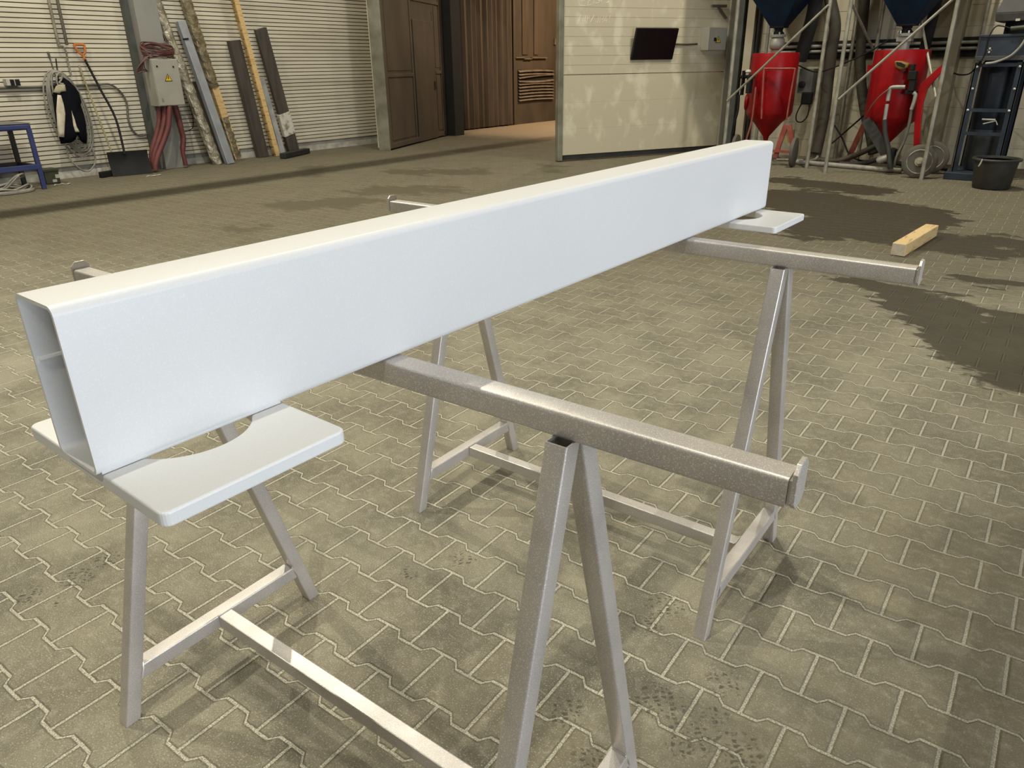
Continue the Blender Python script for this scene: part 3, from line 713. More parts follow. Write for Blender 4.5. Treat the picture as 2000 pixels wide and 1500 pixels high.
gq = [g1+gd*.05, g1+gd*.09+gy*.9, g1+gd*.19+gy*1.3]
gr = MB(); gr.tube(gp, .018, 8); gr.tube(gq, .016, 8); gr.tube([gp[-1], gq[-1]], .018, 8); gr.build('d_grip', m_orange, sv)
# blue workbench (left edge)
TX = -9.62; 
bt = thing('blue_workbench', 'blue steel workbench frame cut by the left edge of the photo', 'workbench', at(93, 369))
f1 = at(93, 369); f1 = V((f1.x, f1.y, 0)); zt_ = at(66, 241, X=f1.x).z; zs_ = at(80, 322, X=f1.x).z
bk = at(43, 360); bkx = -10.62
yy0 = -.2
MB().box(f1.x-.05, f1.x, f1.y-.055, f1.y, 0, zt_-.06).build('leg', m_blue, bt, bevel=.006)
MB().box(bkx, bkx+.06, f1.y-.055, f1.y, 0, zt_-.06).build('leg', m_bluedark, bt, bevel=.006)
MB().box(f1.x-.05, f1.x, yy0, f1.y, zt_-.075, zt_).build('top_rail', m_blue, bt, bevel=.02)
MB().box(bkx, bkx+.05, yy0, f1.y, zt_-.075, zt_).build('top_rail', m_blue, bt, bevel=.006)
MB().box(bkx+.05, f1.x-.05, f1.y-.05, f1.y, zt_-.075, zt_).build('end_rail', m_blue, bt, bevel=.006)
MB().box(bkx, f1.x, yy0, f1.y, zt_, zt_+.012).build('bench_top', mat('bench_top_sheet', (.16, .15, .13), .6), bt, bevel=.004)
MB().box(f1.x-.045, f1.x+.002, yy0, f1.y+.003, zs_-.055, zs_+.012).build('lower_rail', m_blue, bt, bevel=.005)
MB().box(bkx, bkx+.045, yy0, f1.y, zs_-.055, zs_+.0).build('lower_rail', m_bluedark, bt)
MB().box(bkx+.045, f1.x-.045, f1.y-.05, f1.y-.005, zs_-.04, zs_).build('lower_end_rail', m_bluedark, bt)
MB().box(bkx, bkx+.05, yy0, yy0+.05, 0, zt_-.075).build('leg', m_bluedark, bt)
MB().box(f1.x-.05, f1.x, yy0, yy0+.05, 0, zt_-.075).build('leg', m_blue, bt)
# cable coil under the bench
ck = MB(); c_ = at(18, 377); c_ = V((c_.x, c_.y, 0))
for k in range(8):
    pts = []; R_ = .27+.03*random.random()-.012*k
    tl = random.uniform(-.09, .09) if k > 4 else 0
    for i in range(30):
        an = 2*PI*i/30; pts.append(c_+V((R_*math.cos(an)*.8+.02*random.uniform(-1, 1)*0, R_*math.sin(an)*1.05, .014+.012*k+(.14 if k > 5 else 0)*max(0, math.sin(an+.4))+.02*math.sin(3*an+k)*(k > 2))))
    ck.tube(pts, .011, 7, closed=True)
tag(ck.build('cable_coil', m_hose), 'grey cable coil lying on the floor under the blue workbench', 'cable')
# olive canister
p0 = at(95, 360); p1 = at(121, 356); x_ = -10.32
a_ = at(95, 361, X=x_); b_ = at(120, 357, X=x_); zt2 = at(118, 328, X=x_).z
cn_ = thing('olive_canister', 'dark olive square canister with pale labels on the floor by the workbench leg', 'canister', (x_-.1, (a_.y+b_.y)/2, 0))
MB().box(x_-.22, x_, a_.y-.02, b_.y, 0, zt2-.03).build('body', m_olive, cn_, bevel=.015)
MB().box(x_-.225, x_+.006, a_.y-.027, b_.y+.006, zt2-.04, zt2).build('lid', m_olive, cn_, bevel=.008)
for (px0, px1, py0, py1) in ((109, 115, 340, 348), (104, 111, 350, 356)):
    q0 = at(px0, py1, X=x_+.004); q1 = at(px1, py0, X=x_+.004); MB().box(x_, x_+.003, q0.y, q1.y, q0.z, q1.z).build('label_patch', m_label, cn_)
# leaning lengths
def lean(name, label, cat, bpx, tpx, w, d, m, Xt=XL+.1, ext=1.0, round_=False, grp='lengths leaning on the slatted wall', zb=0):
    p = at(*bpx); p = V((p.x, p.y, zb)); q = at(*tpx, X=p.x+(Xt-p.x)/ext); q = p+(q-p)*ext
    o = thing(name, label, cat, p, grp)
    di = (q-p).normalized(); ay = (Y1-di*di.y).normalized(); axx = ay.cross(di).normalized()
    if axx.x < 0: axx = -axx
    return o, p, q, di, ay, axx
def box_between(p, q, ay, axx, w, d, a0=-.5, a1=.5, b0=-.5, b1=.5):
    c = lambda o: [o+ay*w*a0+axx*d*b0, o+ay*w*a1+axx*d*b0, o+ay*w*a1+axx*d*b1, o+ay*w*a0+axx*d*b1]
    A = c(p)
    return MB().hexa(A, c(q))
def clip_floor(mb):
    for v in mb.v:
        if v.z < .001: v.z = .001
    return mb
def crinkle(p, q, ay, axx, w, d, n=44, amp=.12):
    mb = MB(); vs = []; fs = []; K = 10
    for i in range(n+1):
        o = p+(q-p)*i/n
        for k in range(K):
            a = 2*PI*k/K; r = 1+random.uniform(-amp, amp); vs.append(o+ay*w*.5*math.cos(a)*r+axx*d*.5*math.sin(a)*r)
    for i in range(n):
        for k in range(K): fs.append((i*K+k, i*K+(k+1) % K, (i+1)*K+(k+1) % K, (i+1)*K+k))
    fs += [tuple(range(K-1, -1, -1)), tuple(n*K+k for k in range(K))]
    mb.add(vs, fs, False); return clip_floor(mb)
o, p, q, di, ay, axx = lean('wrapped_post', 'silver film-wrapped post leaning just right of the grey cabinet', 'wrapped post', (425, 321), (303, 0), .15, .14, m_foil, XL+.13, 1.25)
crinkle(p, q, ay, axx, .165, .14).build('film_wrap', m_foil, o)
o, p, q, di, ay, axx = lean('dark_board', 'narrow dark board leaning behind the blue-grey metal profile', 'board', (443, 318), (374, 162), .1, .05, m_darkwood, XL+.07, 1.0)
pp = at(440, 312, X=-10.42); pp.z = 0
clip_floor(box_between(p-X1*.12, q, ay, axx, .15, .04)).build('board', m_darkwood, o)
o, p, q, di, ay, axx = lean('metal_profile', 'blue-grey square metal profile leaning between the two film-wrapped posts', 'metal profile', (449, 320), (352, 42), .13, .1, m_zinc, XL+.13)
clip_floor(box_between(p, q, ay, axx, .135, .10)).build('tube', m_zinc, o, bevel=.006)
MB().tube([q+(p-q)*.12+axx*.06-ay*.09, q+(p-q)*.12+axx*.06+ay*.0], .012, 8).build('side_pin', m_black, o)
o, p, q, di, ay, axx = lean('wrapped_post', 'brown film-wrapped post with torn wrap showing pale wood, right of the metal profile', 'wrapped post', (464, 312), (362, 0), .16, .12, m_film, XL+.1, 1.25)
xt_ = p.x+(XL+.1-p.x)/1.25
tt = lambda py: (312-py)/312*.8*(1.0)
P_ = lambda s: p+(q-p)*s
s0, s1 = tt(222), tt(162)
crinkle(p, P_(s0), ay, axx, .165, .13, 16).build('film_wrap', m_film, o)
crinkle(P_(s1), q, ay, axx, .185, .14, 30).build('film_wrap', m_film, o)
sub_label(clip_floor(box_between(p+axx*.0, q, ay, axx, .125, .095)).build('pine_core', m_wood, o, bevel=.004), 'bare pale pine core')
o, p, q, di, ay, axx = lean('dark_board', 'wide dark brown boxed board leaning just left of the yellow timber', 'board', (513, 307), (456, 79), .2, .12, m_darkwood, XL+.09)
clip_floor(box_between(p, q, ay, axx, .21, .10)).build('board', m_darkwood, o, bevel=.004)
o, p, q, di, ay, axx = lean('pine_timber', 'long pale yellow pine timber with notched edge leaning on the slatted wall', 'timber', (541, 305), (459, 0), .1, .1, m_wood, XL+.22, 1.3)
clip_floor(box_between(p, q, ay, axx, .095, .08, -.42, .5)).build('timber', m_wood, o, bevel=.003)
nb = MB(); Ltot = (q-p).length
for k in range(26):
    s_ = (.05+k*.135)/Ltot
    if s_ > .98: break
    A = p+(q-p)*s_; B_ = p+(q-p)*(s_+.10/Ltot)
    c = box_between(A, B_, ay, axx, .03, .07, -1.95, -1.33); nb.add(c.v, c.f)
nb.build('notched_edge', mat('notch_wood', (.42, .28, .11), .7, c2=(.2, .12, .04)), o)
o, p, q, di, ay, axx = lean('metal_profile', 'slim pale grey metal profile leaning behind the yellow timber', 'metal profile', (556, 306), (508, 152), .08, .06, m_zinc, XL+.12)
p = p+V((-.12, .06, 0)); q = q+V((-.03, .04, 0))
clip_floor(box_between(p, q, ay, axx, .095, .05)).build('profile', mat('pale_grey_profile', (.36, .36, .36), .45, .2), o, bevel=.004)
o, p, q, di, ay, axx = lean('dark_board', 'dark brown board with a white film band near its foot, rightmost of the leaning lengths', 'board', (577, 297), (508, 56), .18, .08, m_darkwood, XL+.12)
p = at(577, 297, X=-10.60); p = V((p.x, p.y-.03, 0))
clip_floor(box_between(p, q, ay, axx, .22, .07)).build('board', m_darkwood, o, bevel=.004)
sA, sB = .20, .36
b_ = box_between(p+(q-p)*.16, p+(q-p)*.345, ay, axx, .24, .09); b_.build('white_film_band', m_whitefilm, o, bevel=.01)
k0 = at(556, 311); k1 = at(604, 300)
tag(MB().bar(k0+Z1*.05-X1*.05, k1+Z1*.05-X1*.05, .12, .09).build('rubber_wedge', m_rubber, bevel=.012), 'flat black rubber wedge on the floor at the foot of the leaning boards', 'rubber wedge')
for (px, py, lb) in ((301, 344, 'white scrap of film on the floor in front of the steel column'), (122, 361, 'white scrap of film on the floor beside the olive canister')):
    c = at(px, py); sm2 = MB(); sm2.tube([c+V((random.uniform(-.05, .05), -.12+.04*k, .008+.006*(k % 2))) for k in range(7)], [.005, .012, .006, .014, .005, .012, .004], 6, flat=.5)
    tag(sm2.build('film_scrap', m_scrap), lb, 'scrap')

# ================================================================== BACK RIGHT: blasting equipment
def yp(px, py, Y): return at(px, py, Y=Y)
# pipes along the back wall
ty = YB-.10
z1_, z2_ = yp(1870, 83, ty).z, yp(1870, 94.5, ty).z
tag(MB().box(-3.3, 2.0, YB-.05, YB-.006, z2_-.11, z1_+.07).build('pipe_shadow_sheet', m_dark), 'dark sheet standing in for the shadow behind the two pale pipes on the back wall', 'painted shadow')  # dark sheet painted as the shadow behind the pipes
tag(MB().tube([(-3.3, ty, z1_), (2.0, ty, z1_)], .024, 10).build('wall_pipe', m_galv), 'upper of two pale horizontal pipes before the dark shadow sheet along the back wall', 'pipe')
tag(MB().tube([(-3.3, ty-.01, z2_), (2.0, ty-.01, z2_)], .022, 10).build('wall_pipe', m_galv), 'lower of two pale horizontal pipes before the dark shadow sheet along the back wall', 'pipe')
# hopper stands
def stand(loc, label, poles, diags, hop, valve, Yh):
    o = thing('hopper_stand', label, 'hopper', loc, 'blue hoppers on tube stands')
    for (p, q) in poles:
        L_ = MB().tube([p, q], .026, 10).build('leg', m_pole, o)
    for (p, q) in diags: MB().tube([p, q], .017, 8).build('brace', m_pole, o)
    (cx, cy, zb, zt, rb, rt_) = hop
    hb_ = MB(); c = lambda z, r: [V((cx-r, cy-r, z)), V((cx+r, cy-r, z)), V((cx+r, cy+r, z)), V((cx-r, cy+r, z))]
    hb_.hexa(c(zb, rb), c(zt, rt_)); hb_.hexa(c(zt, rt_), c(zt+.9, rt_)); hb_.build('hopper', m_navy, o, bevel=.01)
    vz0, vz1 = valve
    vb = MB(); vb.box(cx-rb*1.05, cx+rb*1.05, cy-rb*1.05, cy+rb*1.05, zb-.012, zb+.012); vb.lathe([(.07, 0), (.055, -.04), (.09, -.085)], (cx, cy, zb-.01), Z1, 20)
    v_ = vb.build('outlet_valve', m_black, o, bevel=.002)
    fl = MB(); fl.lathe([(.115, 0), (.115, .035)], (cx, cy, zb-.135), Z1, 24); 
    if vz0 == 'ball': fl.lathe([(.06, -.18), (.10, -.15), (.115, -.09), (.10, -.03), (.08, 0)], (cx, cy, zb-.135), Z1, 24)
    else: fl.box(cx-.09, cx+.09, cy-.08, cy+.08, zb-.20, zb-.14); fl.lathe([(.07, -.24), (.07, -.06)], (cx, cy, zb-.135), Z1, 20)
    fl.build('flange', m_galv, v_)
    for k in range(6):
        a = 2*PI*k/6; MB().lathe([(.011, 0), (.011, .03)], (cx+.10*math.cos(a), cy+.10*math.sin(a), zb-.10), Z1, 8).build('bolt', m_weld, v_)
    return o
V1c = V((-3.08, 10.6, 0)); V2c = V((-1.28, 10.4, 0))
l1 = V((-3.50, 10.0, 0)); l2 = at(1575, 329); l2 = V((l2.x, l2.y, 0)); H1 = 4.2
zt1 = yp(1616, 12, l2.y).z
stand((V1c.x, V1c.y, 0), 'blue hopper on galvanised tube stand over the left red vessel', [(l1, l1+Z1*H1), (l2, l2+Z1*H1), (V((l1.x, 11.3, 0)), V((l1.x, 11.3, H1))), (V((l2.x, 11.3, 0)), V((l2.x, 11.3, H1)))],
      [(yp(1420, 197, l1.y-.03), yp(1618, 10, l2.y-.03)), (l1+Z1*3.9, l2+Z1*3.9)], (V1c.x, V1c.y, yp(1521, 53, V1c.y).z, 2.75, .10, .62), ('ball', 0), V1c.y)
p2 = at(1611, 338); p3 = at(1799, 351); p2.z = p3.z = 0
stand((V2c.x, V2c.y, 0), 'blue hopper on galvanised tube stand over the right red vessel with the round wheel', [(p2, p2+Z1*H1), (p3, p3+Z1*H1), (V((p2.x, 11.2, 0)), V((p2.x, 11.2, H1))), (V((p3.x+.1, 11.2, 0)), V((p3.x+.1, 11.2, H1)))],
      [(yp(1638, 194, p2.y-.03), yp(1864, -4, p3.y-.03)), (yp(1664, 8, p2.y), yp(1706, 98, 10.6)), (yp(1795, 20, 10.6), yp(1828, 190, 10.0)), (p2+Z1*3.9, p3+Z1*3.9)],
      (V2c.x, V2c.y, yp(1765, 49, V2c.y).z, 2.6, .11, .55), ('gate', 0), V2c.y)
for (p, px, py) in ((p2, 1636, 194), (l1, 1425, 192)):
    pass
# red vessels
def vessel(c, label, zt, R=.345, zc=.70, zb=.36):
    o = thing('blast_vessel', label, 'pressure vessel', c, 'red blasting vessels')
    b = MB(); b.lathe([(.035, zb-.06), (.045, zb), (R*.62, zb+(zc-zb)*.62), (R*.94, zc-.03), (R, zc+.02), (R, zt-.015), (R*.985, zt), (R*.95, zt), (R*.94, zt-.06), (.08, zt-.14)], c, Z1, 40)
    b.build('tank', m_red, o, smooth_angle=30); return o
v1 = vessel(V1c, 'red blasting vessel on the left, under the left hopper and partly behind the white beam', yp(1514, 103, V1c.y-.3).z)
v2 = vessel(V2c, 'red blasting vessel on the right, with black regulator, yellow filter and round wheel', yp(1757, 97, V2c.y-.3).z)
A_ = lambda px, py, Y=10.2: yp(px, py, Y)
# vessel 1 parts
MB().tube(smooth_pts([A_(1487, 232), A_(1489, 190), A_(1492, 138), A_(1496, 134), A_(1525, 134), A_(1550, 134), A_(1552, 140), A_(1543, 190), A_(1536, 235)], 4), .013, 8).build('push_handle', m_redfade, v1)
MB().tube([A_(1476, 170), A_(1470, 225), A_(1466, 245), A_(1459, 268), A_(1452, 300)], .014, 8).build('side_rod', m_redfade, v1)
rg = MB()
for (a, b, c, d) in ((1446, 1453, 138, 186), (1457, 1468, 146, 182)):
    p = A_(a, d, 10.15); q = A_(b, c, 10.15); rg.box(p.x, q.x, 10.12, 10.24, p.z, q.z)
rg.tube([A_(1446, 150, 10.18), A_(1474, 150, 10.18)], .025, 10); rg.build('air_regulator', m_black, v1, bevel=.006)
MB().lathe([(.03, 0), (.045, .02), (.03, .05)], A_(1461, 143, 10.15), Z1, 14).build('regulator_knob', m_label, v1)
MB().tube(smooth_pts([A_(1443, 185, 10.15), A_(1441, 215, 10.15), A_(1432, 250, 10.15), A_(1428, 290, 10.15)]), .02, 8).build('air_hose', m_black, v1)
for (L_, m_) in (([(1535, 244), (1523, 278), (1514, 308)], m_redfade), ([(1541, 244), (1549, 285), (1545, 312)], m_redfade)):
    pts = [A_(px, py, 10.05) for px, py in L_]; 
    mb = MB()
    for i in range(2): mb.bar(pts[i], pts[i+1], .07, .03, Y1)
    mb.build('leg', m_, v1)
wc = at(1548, 327); wy = wc.y; wcz = .205
w1 = MB().lathe([(.05, -.035), (.15, -.035), (.205, -.022), (.21, 0), (.205, .022), (.15, .035), (.05, .035)], V((wc.x-.03, wy+.05, .211)), V((1, .12, 0)), 32); w1o = w1.build('wheel', m_tyre, v1)
w1 = MB().lathe([(.05, -.035), (.15, -.035), (.205, -.022), (.21, 0), (.205, .022), (.15, .035), (.05, .035)], V((wc.x-.95, wy+.12, .211)), V((1, .12, 0)), 32); w1.build('wheel', m_tyre, v1)
MB().bar(V((wc.x-.95, wy+.12, .21)), V((wc.x-.03, wy+.05, .21)), .035, .035).build('axle', m_redfade, v1)
MB().box(wc.x-.20, wc.x-.10, wy+.1, wy+.2, .33, .52).build('yellow_bracket', mat('dull_yellow_part', (.25, .20, .07), .6), v1)
MB().lathe([(.13, 0), (.13, .035), (.11, .05)], V1c+V((-.30, -.10, .86)), V((-1, -.2, 0)), 24).build('hand_hole', m_red, v1, bevel=.004)
MB().box(V2c.x-.40, V2c.x-.32, V2c.y-.06, V2c.y+.04, 1.27, 1.38).build('lifting_lug', m_red, v2, bevel=.005)
# vessel 2 parts
mb = MB(); pa, pb_ = A_(1693, 232, 10.55), at(1653, 318); pb_.z = 0
mb.bar(pa, pb_, .075, .02, Y1); mb.build('leg', m_redfade, v2)
mb = MB(); mb.bar(A_(1692, 233, 10.15), A_(1738, 312, 10.0), .14, .03, Y1); mb.build('rear_strut', m_rubber, v2)
hd = [A_(px, py, 10.02) for px, py in ((1838, 127), (1840, 140), (1812, 172), (1803, 200), (1798, 245), (1796, 305), (1783, 305), (1786, 240), (1790, 195), (1797, 165))]
MB().prism(hd, Y1*.05).build('push_handle', m_red, v2, bevel=.004)
ma = [A_(px, py, 9.98) for px, py in ((1746, 119), (1760, 119), (1776, 124), (1772, 133), (1758, 137), (1748, 132))]
mf = MB().prism(ma, Y1*.10).build('air_filter', m_brassy, v2, bevel=.02)
MB().prism([A_(px, py, 9.975) for px, py in ((1750, 121), (1760, 122), (1768, 127), (1766, 132), (1752, 128))], Y1*.01).build('filter_opening', m_black, mf)
rg = MB()
for (a, b, c, d, y_) in ((1771, 1791, 138, 156, 9.97), (1772, 1788, 156, 178, 9.98), (1776, 1786, 125, 138, 10.0), (1766, 1790, 177, 184, 10.0)):
    p = A_(a, d, y_); q = A_(b, c, y_); rg.box(p.x, q.x, y_, y_+.12, p.z, q.z)
rg.build('air_regulator', m_black, v2, bevel=.008)
ft = MB(); ft.tube(smooth_pts([A_(1768, 170, 9.98), A_(1750, 170, 9.98), A_(1740, 172, 9.98), A_(1737, 180, 9.98), A_(1734, 197, 9.98)]), .026, 10); ft.tube([A_(1733, 203, 9.98), A_(1728, 234, 9.98)], .024, 10); ft.build('pipe_elbow', m_galv, v2)
ft = MB(); ft.tube(smooth_pts([A_(1784, 181, 9.97), A_(1788, 185, 9.97), A_(1787, 192, 9.97), A_(1783, 206, 9.97), A_(1780, 214, 9.97)]), .024, 10); ft.build('pipe_elbow', m_galv, v2)
MB().tube(smooth_pts([A_(1728, 234, 9.98), A_(1729, 262, 9.95), A_(1735, 290, 9.9), A_(1738, 318, 9.85), A_(1740, 330, 9.85)]), .032, 10).build('blast_hose', m_rubber, v2)
MB().tube(smooth_pts([A_(1780, 214, 9.97), A_(1776, 240, 9.97), A_(1766, 275, 9.95), A_(1752, 305, 9.9), A_(1746, 326, 9.9)]), .020, 10).build('air_hose', m_ydark, v2)
MB().tube(smooth_pts([A_(1740, 172, 9.97), A_(1730, 178, 9.95), A_(1716, 190, 9.95), A_(1700, 210, 9.98), A_(1686, 236, 10.1)]), .007, 6).build('control_line', m_ydark, v2)
MB().lathe([(.03, -.05), (.05, -.02), (.05, .1), (.02, .13)], A_(1720, 312, 9.95), V((1, .1, .4)), 14).build('grit_valve', m_galv, v2)
MB().tube(smooth_pts([A_(1748, 290, 9.92), A_(1744, 300, 9.92), A_(1742, 325, 9.92)]), .04, 10).build('clamp_lever', m_black, v2)
wc = at(1793, 349); wn_ = V((.14, -1, 0)).normalized(); R2 = .212
def wheel(c, parent):
    t = MB().lathe([(.13, -.035), (.185, -.04), (.208, -.025), (.212, 0), (.208, .025), (.185, .04), (.13, .035)], c, wn_, 40).build('wheel', m_tyre, parent)
    MB().lathe([(.0, -.03), (.15, -.03), (.155, .036), (.148, .042), (.14, .034), (.06, .02), (.055, .05), (.03, .055), (.028, .07), (.0, .07)], c, wn_, 36).build('rim', m_rim, t)
cW = V((wc.x-.03, wc.y+.04, .213)); wheel(cW, v2); wheel(cW+V((.04, .55, 0)), v2)
MB().tube([cW, cW+V((.04, .55, 0))], .018, 8).build('axle', m_dark, v2)
# ducts and hoses
def hose(L_, r, m, label, name='flexible_duct', cat='duct', fl=None):
    pts = smooth_pts([yp(px, py, Y) for px, py, Y in L_])
    if fl is not None:
        for p in pts: p.z = max(p.z, fl)
    return tag(MB().tube(pts, r, 12).build(name, m), label, cat)
hose([(1614, -60, 11.1), (1622, 0, 11.1), (1631, 50, 11.1), (1624, 100, 11.1), (1618, 150, 11.1), (1610, 220, 11.05), (1598, 280, 11.0), (1590, 312, 10.95)], .085, m_duct, 'brown flexible duct dropping behind the stand leg right of the left vessel', fl=.09)
hose([(1692, -60, 11.2), (1689, 0, 11.2), (1681, 90, 11.2), (1682, 160, 11.15), (1690, 220, 11.1), (1700, 262, 11.05), (1706, 300, 11.0)], .075, m_duct, 'dark flexible duct dropping behind the right red vessel', fl=.08)
hose([(1600, -60, 11.0), (1590, 20, 11.0), (1575, 75, 11.05), (1562, 118, 11.1)], .10, m_dark, 'black tube standing in for the shadowed area behind the left hopper')  # black tube filling the shadowed region at the stand top
hose([(1840, -60, 11.0), (1830, 0, 11.0), (1815, 60, 11.0), (1803, 105, 11.05)], .07, m_dark, 'black slanting duct behind the right hopper')
hose([(1540, 326, 10.3), (1580, 328, 10.3), (1660, 329, 10.2), (1725, 334, 10.1), (1760, 340, 10.1)], .035, m_hose, 'thick beige hose lying along the floor before the red vessels', 'floor_hose', 'hose', .036)
hose([(1570, 314, 10.7), (1620, 317, 10.7), (1660, 307, 10.7), (1700, 290, 10.6), (1735, 270, 10.7)], .040, m_duct, 'brown hose rising from the floor behind the right vessel leg', 'floor_hose', 'hose', .04)
hose([(1640, 322, 10.5), (1690, 318, 10.45), (1715, 312, 10.4), (1745, 318, 10.3), (1850, 330, 10.6)], .032, m_rubber, 'black hose on the floor running under the right vessel', 'floor_hose', 'hose', .033)
hose([(1515, 325, 10.6), (1560, 318, 10.7), (1590, 312, 10.6), (1598, 304, 10.6)], .018, m_hose, 'thin grey hose curving on the floor by the left vessel wheel', 'floor_hose', 'hose', .02)
hose([(1625, 280, 10.8), (1650, 258, 10.8), (1680, 232, 10.7), (1690, 222, 10.6)], .012, m_black, 'thin black hose slanting up to the right vessel', 'thin_cable', 'cable')
hose([(1630, 245, 10.9), (1645, 270, 10.85), (1662, 305, 10.8), (1700, 318, 10.7)], .012, m_black, 'thin black cable crossing down behind the red leg of the right vessel', 'thin_cable', 'cable')
hose([(1560, 128, 11.0), (1590, 140, 10.6), (1620, 135, 10.4), (1690, 105, 10.3), (1735, 78, 10.3)], .010, m_black, 'thin black cable sagging between the two hopper stands', 'thin_cable', 'cable')
# control box between the vessels
y_ = YB-.32; p = yp(1556, 182, y_); q = yp(1590, 134, y_)
cbx = thing('control_box', 'grey control box with black round knob on the back wall between the vessels', 'control box', (p.x, YB, p.z))
MB().box(p.x, q.x, y_, YB-.006, p.z, q.z).build('housing', mat('grey_control_paint', (.10, .10, .085), .5), cbx, bevel=.008)
MB().lathe([(.05, 0), (.05, .03), (.03, .04)], yp(1567, 165, y_), -Y1, 20).build('knob', m_black, cbx)
p = yp(1562, 204, y_-.03); q = yp(1585, 180, y_-.03)
MB().box(p.x, q.x, y_-.02, y_+.1, p.z, q.z).build('socket_housing', m_black, cbx, bevel=.02)
MB().tube(smooth_pts([yp(1567, 200, y_), yp(1556, 222, y_), yp(1556, 236, y_), yp(1566, 238, y_), yp(1577, 226, y_), yp(1582, 200, y_)]), .010, 6).build('cable_loop', m_black, cbx)
p = yp(1526, 100, 11.2)
# dust extractor at the right edge
EY = 9.95
ex = thing('dust_extractor', 'dark blue dust extractor in a bolted steel frame at the right edge', 'dust extractor', (-.05, EY+.3, 0))
def xb(pxa, pya, pxb, pyb, ya, yb): 
    p = yp(pxa, pyb, ya); q = yp(pxb, pya, ya); return (p.x, q.x, ya, yb, p.z, q.z)
zt_leg = yp(1915, 122, EY).z
xl, xr = -.30, .145
for (x0, y0) in ((xl, EY), (xr, EY), (xl, EY+.62), (xr, EY+.62)):
    o_ = MB(); o_.box(x0-.03, x0+.03, y0, y0+.012, .09, zt_leg); o_.box(x0-.03 if x0 < 0 else x0+.018, x0-.018 if x0 < 0 else x0+.03, y0, y0+.06, .09, zt_leg); lg_ = o_.build('frame_leg', m_navyf, ex)
    if y0 == EY:
        for z_ in (zt_leg-.05, zt_leg-.30, zt_leg-.55): MB().lathe([(.014, 0), (.014, .010), (.007, .014)], V((x0, EY-.001, z_)), -Y1, 10).build('bolt', m_weld, lg_)
for z_ in (zt_leg-.03, zt_leg-.55, zt_leg-.83):
    for ya_ in (EY-.002, EY+.61): MB().box(xl, xr, ya_, ya_+.02, z_-.02, z_+.02).build('cross_bar', m_navyf, ex)
zb_ = zt_leg+.02; ztop = yp(1918, 68, EY).z
MB().box(-.335, .62, EY-.02, EY+.75, zb_, ztop).build('filter_housing', m_navyf, ex, bevel=.008)
MB().box(-.35, .64, EY-.035, EY+.77, ztop-.03, ztop).build('housing_rim', m_navyf, ex, bevel=.004)
MB().box(-.345, .63, EY-.03, EY+.76, zb_-.0, zb_+.05).build('housing_rim', mat('grey_rim', (.05, .05, .05), .5), ex, bevel=.004)
cxE = -.075; cyE = EY+.33
MB().lathe([(.19, zt_leg-.86), (.215, zt_leg-.55), (.22, zt_leg-.02), (.2, zt_leg+.02)], (cxE, cyE, 0), Z1, 32).build('collecting_cone', mat('blue_black_drum', (.006, .010, .017), .45, spec=.3), ex)
MB().lathe([(.17, .10), (.20, .20), (.205, .60), (.19, zt_leg-.92), (.16, zt_leg-.90)], (cxE, cyE, 0), Z1, 32).build('dust_drum', mat('grey_drum', (.018, .02, .022), .5), ex)
mb = MB(); mb.tube([yp(1918, 233, EY+.03), yp(1944, 234, EY+.03)], .012, 8); mb.tube([yp(1920, 242, EY+.03), yp(1945, 236, EY+.03), yp(1948, 244, EY+.03)], .008, 8); mb.build('drum_clamp', m_galv, ex)
MB().box(-.39, .3, EY-.15, EY+.72, 0, .09).build('plinth', m_navyf, ex, bevel=.006)
MB().lathe([(.17, ztop), (.17, ztop+.16)], (.02, EY+.35, 0), Z1, 28).build('fan_neck', m_black, ex)
z0_ = ztop+.14
MB().hexa([(-.22, EY, z0_), (.55, EY, z0_), (.55, EY+.7, z0_), (-.22, EY+.7, z0_)], [(-.235, EY-.01, z0_+.09), (.56, EY-.01, z0_+.09), (.56, EY+.71, z0_+.09), (-.235, EY+.71, z0_+.09)]).build('motor_hood_base', m_hood, ex, bevel=.006)
hd_ = MB().hexa([(-.235, EY-.01, z0_+.09), (.56, EY-.01, z0_+.09), (.56, EY+.71, z0_+.09), (-.235, EY+.71, z0_+.09)], [(-.14, EY+.08, z0_+.42), (.48, EY+.08, z0_+.42), (.48, EY+.63, z0_+.42), (-.14, EY+.63, z0_+.42)]).build('motor_hood', m_hood, ex, bevel=.008)
def patch(pxa, pya, pxb, pyb, name, m, Y, parent):
    p = yp(pxa, pyb, Y); q = yp(pxb, pya, Y); return MB().box(p.x, q.x, Y-.002, Y, p.z, q.z).build(name, m, parent)
p9 = patch(1927.5, 91.5, 1938, 104, 'pictogram_label', m_label, EY-.021, ex)
c = yp(1932.5, 98, EY-.0235); k8 = MB()
for dz in (.022, -.018): k8.tube([c+V((.018*math.cos(a), 0, dz+.02*math.sin(a))) for a in [2*PI*i/12 for i in range(12)]], .005, 5, closed=True)
k8.build('figure_mark', m_black, p9)
patch(1983, 36, 1993, 41, 'rating_label', m_label, EY-.008, ex)
patch(1977, 24, 2006, 30, 'nameplate', m_labelfade, EY+.02, ex)
MB().tube(smooth_pts([yp(1977, 56, EY-.02), yp(1957, 51, EY-.02), yp(1945, 52, EY-.03), yp(1935, 65, EY-.03), yp(1929, 80, EY-.03), yp(1924, 102, EY-.03), yp(1917, 120, EY-.03), yp(1912, 140, EY-.03)]), .008, 6).build('control_cable', m_black, ex)
MB().tube([yp(1974, 56, EY-.05), yp(2004, 53, EY-.05)], .026, 12).build('pressure_fitting', m_olive, ex)
MB().tube(smooth_pts([yp(2004, 74, EY-.05), yp(1992, 92, EY-.05), yp(1972, 110, EY-.05), yp(1945, 121, EY-.05), yp(1925, 124, EY-.04)]), .014, 8).build('vacuum_hose', m_hose, ex)
